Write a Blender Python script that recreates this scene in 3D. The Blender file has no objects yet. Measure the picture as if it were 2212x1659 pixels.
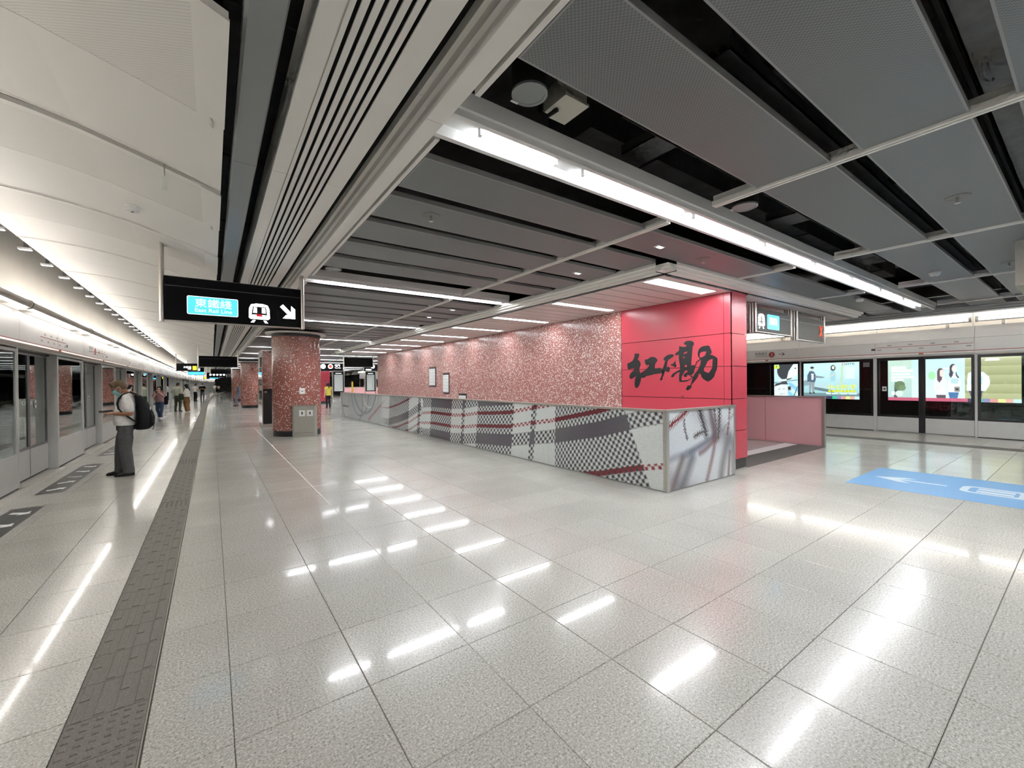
import bpy, bmesh, math, random
from mathutils import Vector, Matrix

random.seed(7)
scene = bpy.context.scene
COL = scene.collection
PI = math.pi

# ------------------------------------------------------------------ camera
CAM_H, YAW, PITCH, ROLL, FPX = 1.58, 0.6205, -0.0045, 0.0097, 907.3
fwd0 = Vector((math.sin(YAW), math.cos(YAW), 0)); right0 = Vector((math.cos(YAW), -math.sin(YAW), 0)); up0 = Vector((0, 0, 1))
fwd = fwd0 * math.cos(PITCH) + up0 * math.sin(PITCH)
upp = up0 * math.cos(PITCH) - fwd0 * math.sin(PITCH)
right = right0 * math.cos(ROLL) - upp * math.sin(ROLL)
upv = upp * math.cos(ROLL) + right0 * math.sin(ROLL)
cam_data = bpy.data.cameras.new('camera'); cam = bpy.data.objects.new('camera', cam_data); COL.objects.link(cam)
cam_data.sensor_fit = 'HORIZONTAL'; cam_data.sensor_width = 36.0; cam_data.lens = 36.0 * FPX / 2212.0
cam_data.clip_start = 0.05; cam_data.clip_end = 400
cam.matrix_world = Matrix(((right.x, upv.x, -fwd.x, 0), (right.y, upv.y, -fwd.y, 0), (right.z, upv.z, -fwd.z, CAM_H), (0, 0, 0, 1)))
scene.camera = cam

# ------------------------------------------------------------------ world, exposure
w = bpy.data.worlds.new('world'); scene.world = w; w.use_nodes = True
w.node_tree.nodes['Background'].inputs[0].default_value = (0.9, 0.95, 1, 1)
w.node_tree.nodes['Background'].inputs[1].default_value = 0.02
scene.view_settings.view_transform = 'Standard'; scene.view_settings.look = 'None'
scene.view_settings.exposure = 0.6; scene.view_settings.gamma = 1.0; scene.view_settings.use_curve_mapping = False
L_TUBE, L_SOFFIT, L_PSD = 82.0, 22.0, 15.0      # radiance of the tubes of the troughs, the soffit lights, the lamps over the screen doors
scene.cycles.sample_clamp_indirect = 8.0
scene.cycles.max_bounces = 5; scene.cycles.diffuse_bounces = 4; scene.cycles.glossy_bounces = 3
scene.cycles.transparent_max_bounces = 8; scene.cycles.use_light_tree = False
scene.cycles.use_adaptive_sampling = True; scene.cycles.adaptive_threshold = 0.06; scene.cycles.adaptive_min_samples = 14
scene.cycles.caustics_reflective = False; scene.cycles.caustics_refractive = False

# ------------------------------------------------------------------ materials
M = {}
def nt(name):
    m = bpy.data.materials.new(name); m.use_nodes = True; M[name] = m
    t = m.node_tree; b = t.nodes['Principled BSDF']
    return m, t, b
def N(t, typ, **kw):
    n = t.nodes.new(typ)
    for k, v in kw.items(): setattr(n, k, v)
    return n
def plain(name, col, rough=0.5, metal=0.0, spec=0.5, emit=None, es=1.0, noise=0.0, nscale=8.0, bump=0.0, bscale=300, coat=0.0):
    m, t, b = nt(name)
    b.inputs['Base Color'].default_value = (*col, 1); b.inputs['Roughness'].default_value = rough
    b.inputs['Metallic'].default_value = metal; b.inputs['Specular IOR Level'].default_value = spec
    if coat: b.inputs['Coat Weight'].default_value = coat; b.inputs['Coat Roughness'].default_value = 0.05
    if emit:
        b.inputs['Emission Color'].default_value = (*emit, 1); b.inputs['Emission Strength'].default_value = es
    if noise or bump:
        g = N(t, 'ShaderNodeNewGeometry')
    if noise:
        n = N(t, 'ShaderNodeTexNoise'); n.inputs['Scale'].default_value = nscale; n.inputs['Detail'].default_value = 4
        t.links.new(g.outputs['Position'], n.inputs['Vector'])
        r = N(t, 'ShaderNodeMapRange'); r.inputs[1].default_value = 0.3; r.inputs[2].default_value = 0.7
        r.inputs[3].default_value = 1 - noise; r.inputs[4].default_value = 1 + noise
        t.links.new(n.outputs[0], r.inputs[0])
        mx = N(t, 'ShaderNodeMix', data_type='RGBA', blend_type='MULTIPLY'); mx.inputs[0].default_value = 1
        mx.inputs[6].default_value = (*col, 1); t.links.new(r.outputs[0], mx.inputs[7])
        t.links.new(mx.outputs[2], b.inputs['Base Color'])
    if bump:
        n2 = N(t, 'ShaderNodeTexNoise'); n2.inputs['Scale'].default_value = bscale
        t.links.new(g.outputs['Position'], n2.inputs['Vector'])
        bp = N(t, 'ShaderNodeBump'); bp.inputs['Strength'].default_value = bump; bp.inputs['Distance'].default_value = 0.002
        t.links.new(n2.outputs[0], bp.inputs['Height']); t.links.new(bp.outputs[0], b.inputs['Normal'])
    return m
def ramp(t, src, stops):
    r = N(t, 'ShaderNodeValToRGB'); e = r.color_ramp.elements
    while len(e) < len(stops): e.new(0.5)
    for el, (p, c) in zip(e, stops): el.position = p; el.color = (*c, 1)
    t.links.new(src, r.inputs[0]); return r.outputs[0]
def mul(t, a, bcol, fac=1.0, mode='MULTIPLY'):
    mx = N(t, 'ShaderNodeMix', data_type='RGBA', blend_type=mode); mx.inputs[0].default_value = fac
    t.links.new(a, mx.inputs[6])
    if isinstance(bcol, tuple): mx.inputs[7].default_value = (*bcol, 1)
    else: t.links.new(bcol, mx.inputs[7])
    return mx.outputs[2]

# speckled granite of the floor tiles
m, t, b = nt('granite')
g = N(t, 'ShaderNodeNewGeometry')
n1 = N(t, 'ShaderNodeTexNoise'); n1.inputs['Scale'].default_value = 85; n1.inputs['Detail'].default_value = 3; n1.inputs['Roughness'].default_value = 0.65
n2 = N(t, 'ShaderNodeTexNoise'); n2.inputs['Scale'].default_value = 210; n2.inputs['Detail'].default_value = 2
n3 = N(t, 'ShaderNodeTexNoise'); n3.inputs['Scale'].default_value = 1.3; n3.inputs['Detail'].default_value = 3
for n in (n1, n2, n3): t.links.new(g.outputs['Position'], n.inputs['Vector'])
c1 = ramp(t, n1.outputs[0], [(0.30, (0.30, 0.285, 0.255)), (0.43, (0.555, 0.54, 0.50)), (0.56, (0.68, 0.665, 0.63)), (0.68, (0.90, 0.89, 0.86))])
c2 = ramp(t, n2.outputs[0], [(0.30, (0.36, 0.35, 0.33)), (0.42, (0.93, 0.93, 0.92)), (0.6, (1, 1, 1))])
c3 = ramp(t, n3.outputs[0], [(0.3, (0.86, 0.855, 0.835)), (0.7, (0.955, 0.95, 0.935))])
oi = N(t, 'ShaderNodeObjectInfo'); rr = N(t, 'ShaderNodeMapRange'); rr.inputs[3].default_value = 0.95; rr.inputs[4].default_value = 1.03
t.links.new(oi.outputs['Random'], rr.inputs[0])
cc = mul(t, mul(t, mul(t, c1, c2), c3), rr.outputs[0])
t.links.new(cc, b.inputs['Base Color'])
nr = N(t, 'ShaderNodeMapRange'); nr.inputs[3].default_value = 0.17; nr.inputs[4].default_value = 0.24
t.links.new(n3.outputs[0], nr.inputs[0]); t.links.new(nr.outputs[0], b.inputs['Roughness'])
b.inputs['Specular IOR Level'].default_value = 0.35
b.inputs['Coat Weight'].default_value = 0.36; b.inputs['Coat Roughness'].default_value = 0.062; b.inputs['Coat IOR'].default_value = 1.42

# red terrazzo mosaic with white chips
def mosaic(name, base, base2, chip, thr, scale, rough):
    m, t, b = nt(name)
    g = N(t, 'ShaderNodeNewGeometry')
    v = N(t, 'ShaderNodeTexVoronoi', distance='CHEBYCHEV'); v.inputs['Scale'].default_value = scale; v.inputs['Randomness'].default_value = 0.75
    t.links.new(g.outputs['Position'], v.inputs['Vector'])
    sp = N(t, 'ShaderNodeSeparateColor'); t.links.new(v.outputs['Color'], sp.inputs[0])
    bc = ramp(t, sp.outputs[1], [(0.0, base), (1.0, base2)])
    gt = N(t, 'ShaderNodeMath', operation='GREATER_THAN'); gt.inputs[1].default_value = thr
    t.links.new(sp.outputs[0], gt.inputs[0])
    mx = N(t, 'ShaderNodeMix', data_type='RGBA'); t.links.new(gt.outputs[0], mx.inputs[0])
    t.links.new(bc, mx.inputs[6]); mx.inputs[7].default_value = (*chip, 1)
    t.links.new(mx.outputs[2], b.inputs['Base Color'])
    b.inputs['Roughness'].default_value = rough; b.inputs['Specular IOR Level'].default_value = 0.5
mosaic('mosaic_wall', (0.30, 0.125, 0.11), (0.42, 0.19, 0.17), (0.86, 0.78, 0.75), 0.845, 58, 0.22)
mosaic('mosaic_column', (0.24, 0.085, 0.065), (0.33, 0.125, 0.10), (0.84, 0.76, 0.72), 0.92, 44, 0.16)

# fine perforated metal
def perforated(name, col, dark, period, rough=0.45, metal=0.0):
    m, t, b = nt(name)
    g = N(t, 'ShaderNodeNewGeometry')
    ck = N(t, 'ShaderNodeTexChecker'); ck.inputs['Scale'].default_value = 1.0 / period
    ck.inputs['Color1'].default_value = (*col, 1); ck.inputs['Color2'].default_value = (*dark, 1)
    mp = N(t, 'ShaderNodeMapping'); mp.inputs['Location'].default_value = (0.0, 0.0, 0.37 * period); mp.inputs['Scale'].default_value = (1, 1, 0.001)
    t.links.new(g.outputs['Position'], mp.inputs[0]); t.links.new(mp.outputs[0], ck.inputs['Vector'])
    t.links.new(ck.outputs[0], b.inputs['Base Color'])
    b.inputs['Roughness'].default_value = rough; b.inputs['Metallic'].default_value = metal
perforated('panel_grey', (0.172, 0.186, 0.189), (0.108, 0.118, 0.121), 0.012, 0.42)
perforated('vault_perforated', (0.86, 0.84, 0.80), (0.72, 0.70, 0.66), 0.011, 0.5)

plain('grout', (0.22, 0.205, 0.175), 0.7, noise=0.25, nscale=60)
plain('tactile', (0.185, 0.172, 0.150), 0.55, noise=0.2, nscale=120, bump=0.3)
plain('decal_black', (0.045, 0.043, 0.042), 0.38)
plain('decal_white', (0.85, 0.85, 0.84), 0.4)
plain('decal_blue', (0.11, 0.33, 0.62), 0.34, noise=0.06, nscale=150)
plain('decal_pale', (0.62, 0.72, 0.80), 0.36)
plain('screen_white', (0.80, 0.795, 0.79), 0.32, noise=0.02, nscale=3)
plain('screen_grey', (0.56, 0.57, 0.56), 0.35, noise=0.03, nscale=5)
plain('screen_pale', (0.68, 0.68, 0.665), 0.35, noise=0.03, nscale=5)
plain('frame_dark', (0.016, 0.016, 0.018), 0.35)
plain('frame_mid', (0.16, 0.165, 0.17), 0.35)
plain('steel', (0.62, 0.60, 0.56), 0.28, metal=1.0, noise=0.05, nscale=40)
plain('steel_soft', (0.56, 0.545, 0.50), 0.36, metal=0.85, noise=0.04, nscale=30)
plain('mirror', (0.80, 0.84, 0.84), 0.04, metal=1.0)
plain('cream_wall', (0.80, 0.76, 0.69), 0.4, noise=0.03, nscale=2)
plain('vault_white', (0.86, 0.84, 0.80), 0.45)
plain('rail_white', (0.84, 0.825, 0.785), 0.4)
plain('beam_white', (0.84, 0.825, 0.785), 0.4)
plain('trough_white', (0.80, 0.80, 0.79), 0.35)
plain('band_grey', (0.235, 0.25, 0.25), 0.38)
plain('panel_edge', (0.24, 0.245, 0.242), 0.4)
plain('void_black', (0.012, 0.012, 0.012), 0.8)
plain('slab_dark', (0.035, 0.035, 0.035), 0.85, noise=0.5, nscale=3)
plain('duct_dark', (0.05, 0.05, 0.052), 0.6, noise=0.3, nscale=6)
plain('duct_grey', (0.15, 0.147, 0.138), 0.5, noise=0.2, nscale=9)
plain('beige_box', (0.50, 0.48, 0.41), 0.5)
plain('soffit_white', (0.66, 0.60, 0.575), 0.5)
plain('red_panel', (0.48, 0.052, 0.078), 0.27, spec=0.5, bump=0.06, bscale=500)
plain('red_joint', (0.09, 0.004, 0.006), 0.6)
plain('ink', (0.012, 0.012, 0.013), 0.32)
plain('pink_panel', (0.78, 0.42, 0.44), 0.2, spec=0.5)
plain('pink_floor', (0.55, 0.40, 0.37), 0.28, noise=0.05, nscale=60)
plain('mat_dark', (0.10, 0.093, 0.085), 0.6, noise=0.2, nscale=90)
plain('plinth_dark', (0.02, 0.021, 0.021), 0.3)
plain('sign_black', (0.006, 0.006, 0.008), 0.3, spec=0.15)
plain('sign_grey', (0.028, 0.027, 0.024), 0.45, spec=0.15)
plain('glow_white', (0.8, 0.8, 0.8), 0.4, emit=(0.95, 0.97, 1.0), es=2.2)
plain('glow_cyan', (0.05, 0.4, 0.7), 0.4, emit=(0.075, 0.50, 0.86), es=1.0)
plain('glow_text', (0.8, 0.8, 0.8), 0.4, emit=(0.75, 0.92, 1.0), es=1.15)
plain('glow_red', (0.5, 0.03, 0.03), 0.4, emit=(0.38, 0.01, 0.02), es=1.0)
plain('glow_led', (0.5, 0.05, 0.03), 0.4, emit=(0.85, 0.09, 0.03), es=0.7)
plain('glow_yellow', (0.7, 0.6, 0.05), 0.4, emit=(0.85, 0.72, 0.03), es=1.1)
plain('glow_black', (0.01, 0.01, 0.012), 0.35)
plain('tube', (0.9, 0.9, 0.9), 0.4, emit=(0.93, 0.965, 1.0), es=L_TUBE)
plain('soffit_lamp', (0.9, 0.9, 0.9), 0.4, emit=(0.97, 0.98, 1.0), es=L_SOFFIT)
plain('screen_lamp', (0.9, 0.9, 0.9), 0.4, emit=(1.0, 0.955, 0.90), es=L_PSD)
plain('tube_far', (0.9, 0.9, 0.9), 0.4, emit=(0.93, 0.965, 1.0), es=L_TUBE)
plain('screen_lamp_far', (0.9, 0.9, 0.9), 0.4, emit=(1.0, 0.955, 0.90), es=L_PSD)
plain('trackside', (0.030, 0.033, 0.032), 0.6, noise=0.4, nscale=1.5)
plain('track_bed', (0.03, 0.03, 0.03), 0.8)
plain('print_red', (0.38, 0.05, 0.06), 0.4)
plain('print_grey', (0.42, 0.41, 0.41), 0.4)
plain('print_dark', (0.05, 0.05, 0.055), 0.4)
plain('paper', (0.72, 0.76, 0.75), 0.4)
plain('yellow_paint', (0.75, 0.50, 0.03), 0.4)
plain('orange_lamp', (0.45, 0.12, 0.04), 0.4)

def glass_mat(name, tint, refl):
    m = bpy.data.materials.new(name); m.use_nodes = True; M[name] = m; t = m.node_tree
    t.nodes.remove(t.nodes['Principled BSDF']); out = t.nodes['Material Output']
    tr = N(t, 'ShaderNodeBsdfTransparent'); tr.inputs[0].default_value = (*tint, 1)
    gl = N(t, 'ShaderNodeBsdfGlossy'); gl.inputs['Roughness'].default_value = 0.015; gl.inputs[0].default_value = (0.95, 1, 0.98, 1)
    fr = N(t, 'ShaderNodeFresnel'); fr.inputs[0].default_value = 1.5
    ad = N(t, 'ShaderNodeMath', operation='MULTIPLY_ADD'); ad.inputs[1].default_value = refl; ad.inputs[2].default_value = 0.015
    t.links.new(fr.outputs[0], ad.inputs[0])
    mx = N(t, 'ShaderNodeMixShader'); t.links.new(ad.outputs[0], mx.inputs[0]); t.links.new(tr.outputs[0], mx.inputs[1]); t.links.new(gl.outputs[0], mx.inputs[2])
    t.links.new(mx.outputs[0], out.inputs[0])
glass_mat('glass', (0.80, 0.88, 0.86), 1.3)
glass_mat('glass_green', (0.66, 0.82, 0.78), 2.2)

# artwork print carried by a colour attribute, under a glossy glass face
m, t, b = nt('art_print')
at = N(t, 'ShaderNodeVertexColor'); at.layer_name = 'Col'
g = N(t, 'ShaderNodeNewGeometry')
ck = N(t, 'ShaderNodeTexNoise'); ck.inputs['Scale'].default_value = 130; ck.inputs['Detail'].default_value = 1
t.links.new(g.outputs['Position'], ck.inputs['Vector'])
cr = ramp(t, ck.outputs[0], [(0.36, (0.80, 0.80, 0.81)), (0.60, (1.06, 1.06, 1.06))])
t.links.new(mul(t, at.outputs[0], cr), b.inputs['Base Color'])
b.inputs['Roughness'].default_value = 0.12; b.inputs['Specular IOR Level'].default_value = 0.45
m, t, b = nt('ad_print')
at = N(t, 'ShaderNodeVertexColor'); at.layer_name = 'Col'
t.links.new(at.outputs[0], b.inputs['Base Color']); t.links.new(at.outputs[0], b.inputs['Emission Color'])
b.inputs['Emission Strength'].default_value = 1.25; b.inputs['Roughness'].default_value = 0.4

for q in M:                 # weak glowing prints and distant lamps need no direct light sampling
    if q.startswith('glow_') or q.endswith('_far') or q == 'ad_print': M[q].cycles.emission_sampling = 'NONE'

# ------------------------------------------------------------------ helpers
class MB:
    """collects shapes, builds ONE mesh object"""
    def __init__(s): s.v = []; s.f = []; s.mi = []; s.cur = 0
    def _add(s, vs, fs):
        o = len(s.v); s.v += [tuple(p) for p in vs]; s.f += [tuple(o + i for i in f) for f in fs]; s.mi += [s.cur] * len(fs); return s
    def box(s, x0, x1, y0, y1, z0, z1):
        if x0 > x1: x0, x1 = x1, x0
        if y0 > y1: y0, y1 = y1, y0
        if z0 > z1: z0, z1 = z1, z0
        return s._add([(x0, y0, z0), (x1, y0, z0), (x1, y1, z0), (x0, y1, z0), (x0, y0, z1), (x1, y0, z1), (x1, y1, z1), (x0, y1, z1)],
                      [(0, 3, 2, 1), (4, 5, 6, 7), (0, 1, 5, 4), (1, 2, 6, 5), (2, 3, 7, 6), (3, 0, 4, 7)])
    def tile(s, x0, x1, y0, y1, z0, z1, bv=0.0025):
        i = bv
        return s._add([(x0, y0, z0), (x1, y0, z0), (x1, y1, z0), (x0, y1, z0), (x0, y0, z1 - i), (x1, y0, z1 - i), (x1, y1, z1 - i), (x0, y1, z1 - i),
                       (x0 + i, y0 + i, z1), (x1 - i, y0 + i, z1), (x1 - i, y1 - i, z1), (x0 + i, y1 - i, z1)],
                      [(0, 1, 5, 4), (1, 2, 6, 5), (2, 3, 7, 6), (3, 0, 4, 7), (4, 5, 9, 8), (5, 6, 10, 9), (6, 7, 11, 10), (7, 4, 8, 11), (8, 9, 10, 11)])
    def prism(s, prof, axis, a, b_, cap=True):
        """closed profile of 2-D points swept along axis x/y/z from a to b"""
        n = len(prof)
        def P(p, q):
            return {'x': (q, p[0], p[1]), 'y': (p[0], q, p[1]), 'z': (p[0], p[1], q)}[axis]
        vs = [P(p, a) for p in prof] + [P(p, b_) for p in prof]
        fs = [(i, (i + 1) % n, n + (i + 1) % n, n + i) for i in range(n)]
        if cap: fs += [tuple(range(n - 1, -1, -1)), tuple(range(n, 2 * n))]
        return s._add(vs, fs)
    def cyl(s, p0, p1, r0, r1=None, n=16, cap=True):
        r1 = r0 if r1 is None else r1
        p0 = Vector(p0); p1 = Vector(p1); d = (p1 - p0).normalized()
        a = d.orthogonal().normalized(); c = d.cross(a)
        vs = []
        for p, r in ((p0, r0), (p1, r1)):
            for i in range(n):
                q = 2 * PI * i / n; vs.append(p + a * (r * math.cos(q)) + c * (r * math.sin(q)))
        fs = [(i, (i + 1) % n, n + (i + 1) % n, n + i) for i in range(n)]
        if cap: fs += [tuple(range(n - 1, -1, -1)), tuple(range(n, 2 * n))]
        return s._add(vs, fs)
    def lathe(s, c, prof, n=40):
        """profile [(r, z)] turned about the vertical through c"""
        vs = []; fs = []
        for r, z in prof:
            for i in range(n):
                q = 2 * PI * i / n; vs.append((c[0] + r * math.cos(q), c[1] + r * math.sin(q), z))
        for k in range(len(prof) - 1):
            for i in range(n):
                j = (i + 1) % n; fs.append((k * n + i, k * n + j, (k + 1) * n + j, (k + 1) * n + i))
        fs += [tuple(range(n - 1, -1, -1)), tuple(range((len(prof) - 1) * n, len(prof) * n))]
        return s._add(vs, fs)
    def tube(s, pts, r, n=8):
        pts = [Vector(p) for p in pts]
        rs = r if isinstance(r, (list, tuple)) else [r] * len(pts)
        vs = []; a = None
        for k, p in enumerate(pts):
            d = (pts[min(k + 1, len(pts) - 1)] - pts[max(k - 1, 0)]).normalized()
            if a is None: a = d.orthogonal().normalized()
            a = (a - d * a.dot(d)).normalized(); c = d.cross(a)
            for i in range(n):
                q = 2 * PI * i / n; vs.append(p + a * (rs[k] * math.cos(q)) + c * (rs[k] * math.sin(q)))
        fs = []
        for k in range(len(pts) - 1):
            for i in range(n):
                j = (i + 1) % n; fs.append((k * n + i, k * n + j, (k + 1) * n + j, (k + 1) * n + i))
        fs += [tuple(range(n - 1, -1, -1)), tuple(range((len(pts) - 1) * n, len(pts) * n))]
        return s._add(vs, fs)
    def ball(s, c, r, n=12, sc=(1, 1, 1)):
        vs = []; fs = []; m_ = n // 2
        for k in range(m_ + 1):
            a = PI * k / m_
            for i in range(n):
                q = 2 * PI * i / n
                vs.append((c[0] + sc[0] * r * math.sin(a) * math.cos(q), c[1] + sc[1] * r * math.sin(a) * math.sin(q), c[2] + sc[2] * r * math.cos(a)))
        for k in range(m_):
            for i in range(n):
                j = (i + 1) % n; fs.append((k * n + i, (k + 1) * n + i, (k + 1) * n + j, k * n + j))
        return s._add(vs, fs)
    def mesh(s, name, mats, smooth=False):
        me = bpy.data.meshes.new(name); me.from_pydata(s.v, [], s.f)
        mats = mats if isinstance(mats, (list, tuple)) else [mats]
        for q in mats: me.materials.append(M[q] if isinstance(q, str) else q)
        if len(mats) > 1:
            for p, i in zip(me.polygons, s.mi): p.material_index = i
        me.update()
        bm = bmesh.new(); bm.from_mesh(me); bmesh.ops.recalc_face_normals(bm, faces=bm.faces); bm.to_mesh(me); bm.free()
        if smooth:
            for p in me.polygons: p.use_smooth = True
            try: me.set_sharp_from_angle(angle=math.radians(40))
            except Exception: pass
        return me
    def build(s, name, mats, parent=None, smooth=False):
        return link(name, s.mesh(name, mats, smooth), parent)
def link(name, data, parent=None, loc=None):
    o = bpy.data.objects.new(name, data); COL.objects.link(o)
    if parent is not None:
        o.parent = parent; o.matrix_parent_inverse = Matrix.Identity(4)
        if loc is None and data is not None:      # geometry is given in world coordinates: take the parents' offsets off
            off = Vector((0, 0, 0)); p = parent
            while p is not None: off += p.location; p = p.parent
            o.location = -off
    if loc is not None: o.location = loc
    return o
def tag(o, label, cat, group=None):
    o['label'] = label; o['category'] = cat
    if group: o['group'] = group
    return o
def thing(name, label, cat, loc, group=None, rz=0.0):
    o = bpy.data.objects.new(name, None); COL.objects.link(o); o.location = loc; o.rotation_euler = (0, 0, rz); o.empty_display_size = 0.1
    return tag(o, label, cat, group)
def struct(o, label, cat='structure'):
    o['kind'] = 'structure'; o['label'] = label; o['category'] = cat; return o
def B(name, mat, parent, *dims, smooth=False):
    mb = MB(); mb.box(*dims); return mb.build(name, mat, parent, smooth)
def local(name, mesh, parent, loc=(0, 0, 0)):
    o = bpy.data.objects.new(name, mesh); COL.objects.link(o); o.parent = parent; o.location = loc; return o

def flat(name, loops, mat, parent, origin, ux, uy, depth=0.002):
    """flat print: closed loops of (u, v) on the plane origin + u*ux + v*uy, thickened by depth along ux x uy"""
    cu = bpy.data.curves.new(name, 'CURVE'); cu.dimensions = '2D'; cu.fill_mode = 'BOTH'; cu.extrude = depth / 2
    for lp in loops:
        sp = cu.splines.new('POLY'); sp.points.add(len(lp) - 1); sp.use_cyclic_u = True
        for p, q in zip(sp.points, lp): p.co = (q[0], q[1], 0, 1)
    return curve_mesh(name, cu, mat, parent, origin, ux, uy)
def curve_mesh(name, cu, mat, parent, origin, ux, uy, fit=None):
    tmp = bpy.data.objects.new('tmp', cu); me = bpy.data.meshes.new_from_object(tmp)
    bpy.data.objects.remove(tmp); bpy.data.curves.remove(cu)
    me.name = name; me.materials.clear(); me.materials.append(M[mat])
    ux = Vector(ux); uy = Vector(uy); uz = ux.cross(uy); origin = Vector(origin)
    if fit:      # (width, height or None): scale text to the width wanted, left bottom at the origin
        xs = [v.co.x for v in me.vertices]; ys = [v.co.y for v in me.vertices]
        if not xs: return None
        sx = fit[0] / max(max(xs) - min(xs), 1e-6); sy = fit[1] / max(max(ys) - min(ys), 1e-6) if fit[1] else sx
        x0, y0 = min(xs), min(ys)
        for v in me.vertices: v.co.x = (v.co.x - x0) * sx; v.co.y = (v.co.y - y0) * sy
    for v in me.vertices:
        c = v.co.copy(); v.co = origin + ux * c.x + uy * c.y + uz * c.z
    me.update()
    return link(name, me, parent)
def text(name, body, mat, parent, origin, ux, uy, width, height=None, bold=0.0, depth=0.002):
    cu = bpy.data.curves.new(name, 'FONT'); cu.body = body; cu.extrude = depth / 2; cu.offset = bold
    cu.resolution_u = 3
    return curve_mesh(name, cu, mat, parent, origin, ux, uy, fit=(width, height))
def circle(cx, cy, r, n=28): return [(cx + r * math.cos(2 * PI * i / n), cy + r * math.sin(2 * PI * i / n)) for i in range(n)]
def rect(x0, y0, x1, y1): return [(x0, y0), (x1, y0), (x1, y1), (x0, y1)]
def rrect(x0, y0, x1, y1, r, n=5):
    out = []
    for cx, cy, a0 in ((x1 - r, y0 + r, -PI / 2), (x1 - r, y1 - r, 0), (x0 + r, y1 - r, PI / 2), (x0 + r, y0 + r, PI)):
        for i in range(n + 1): a = a0 + PI / 2 * i / n; out.append((cx + r * math.cos(a), cy + r * math.sin(a)))
    return out
def bend(y):
    """the platform bends gently to the right far away"""
    return 0.0 if y < 35 else 0.00043 * (y - 35) ** 2
def to_px(p):
    v = Vector(p) - Vector((0, 0, CAM_H)); d = v.dot(fwd)
    if d < 0.05: return None
    return (1106 + FPX * v.dot(right) / d, 829.5 - FPX * v.dot(upv) / d)
# ------------------------------------------------------------------ floor
Y0, Y1 = -9.0, 122.0
XL, XR = -2.45, 16.40                       # faces of the two rows of screen doors
TX, TY, GX, GY = 0.590, 0.605, 0.065, 2.222  # tile pitch and one grid corner
floor = struct(MB().box(XL - 0.35, XR + 0.35, Y0, Y1, -0.30, -0.006).build('floor', 'grout'), 'polished speckled granite platform floor in square tiles', 'floor')
STRIP = (-0.575, -0.262)
RSTRIP = (13.92, 14.38)
def clip_tile(x0, x1, y0, y1):
    """pieces of a tile left over beside the tactile strips and the mat"""
    out = [(x0, x1, y0, y1)]
    for a, c in (STRIP, RSTRIP):
        nxt = []
        for r in out:
            if r[1] <= a or r[0] >= c: nxt.append(r); continue
            if r[0] < a: nxt.append((r[0], a, r[2], r[3]))
            if r[1] > c: nxt.append((c, r[1], r[2], r[3]))
        out = nxt
    nxt = []
    for r in out:
        a, c, d, e = 7.86, 11.60, 3.70, 4.56
        if r[1] <= a or r[0] >= c or r[3] <= d or r[2] >= e: nxt.append(r); continue
        if r[0] < a: nxt.append((r[0], a, r[2], r[3]))
        if r[1] > c: nxt.append((c, r[1], r[2], r[3]))
        lo, hi = max(r[0], a), min(r[1], c)
        if r[2] < d: nxt.append((lo, hi, r[2], d))
        if r[3] > e: nxt.append((lo, hi, e, r[3]))
    return [r for r in nxt if r[1] - r[0] > 0.02 and r[3] - r[2] > 0.02]
tiles = []
for i in range(-6, 30):
    for j in range(-19, 200):
        x0 = max(GX + i * TX, XL + 0.02); x1 = min(GX + (i + 1) * TX, XR - 0.02)
        y0 = GY + j * TY; y1 = y0 + TY
        if x1 - x0 < 0.03 or y1 > Y1: continue
        for r in clip_tile(x0, x1, y0, y1):
            px = [to_px((a, c, 0)) for a, c in ((r[0], r[2]), (r[1], r[2]), (r[1], r[3]), (r[0], r[3]))]
            area = 0.0
            if all(p is not None for p in px):
                cxp = sum(p[0] for p in px) / 4; cyp = sum(p[1] for p in px) / 4
                hid = (r[0] > 5.3 and r[2] > 3.6 and cxp < 1585) or (7.2 < r[0] and r[2] > 4.4)
                if -60 < cxp < 2272 and -60 < cyp < 1719 and not hid:
                    area = abs(sum(px[k][0] * px[(k + 1) % 4][1] - px[(k + 1) % 4][0] * px[k][1] for k in range(4))) / 2
            tiles.append((area, r))
tiles.sort(key=lambda q: -q[0])
GAP = 0.0015
shared = {}
for area, r in tiles[:300]:
    key = (round(r[1] - r[0], 4), round(r[3] - r[2], 4))
    if key not in shared:
        shared[key] = MB().tile(GAP, key[0] - GAP, GAP, key[1] - GAP, -0.012, 0.0).mesh('floor_tile', 'granite')
    local('floor_tile', shared[key], floor, (r[0], r[2], 0.0))
mb = MB()
for area, r in tiles[300:]: mb.tile(r[0] + GAP, r[1] - GAP, r[2] + GAP, r[3] - GAP, -0.012, 0.0)
fld = mb.build('floor_tile_field', 'granite', floor); fld['kind'] = 'stuff'

# tactile strip: plates with bars, plates with studs at the doors
TL = 0.3025
def plate(kind, x0, x1):
    mb = MB(); mb.tile(x0, x1, 0.0015, TL - 0.0015, -0.01, 0.002, 0.001)
    wd = x1 - x0
    if kind == 'bars':
        for c in range(4):
            xc = x0 + wd * (c + 0.5) / 4
            for ya, yb in (((0.014, 0.289),) if c % 2 else ((0.0, 0.137), (0.165, TL))):
                mb.tile(xc - 0.019, xc + 0.019, ya, yb, 0.002, 0.0065, 0.0025)
    else:
        for c in range(6):
            for k in range(6):
                xc = x0 + wd * (c + 0.5) / 6; yc = TL * (k + 0.5) / 6
                mb.tile(xc - 0.013, xc + 0.013, yc - 0.012, yc + 0.012, 0.002, 0.0065, 0.003)
    return mb.mesh('tactile_tile', 'tactile')
pl = {k: plate(k, STRIP[0] + 0.003, STRIP[1] - 0.012) for k in ('bars', 'studs')}
far = MB(); rest_bars = MB()
nshow = 0
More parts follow.
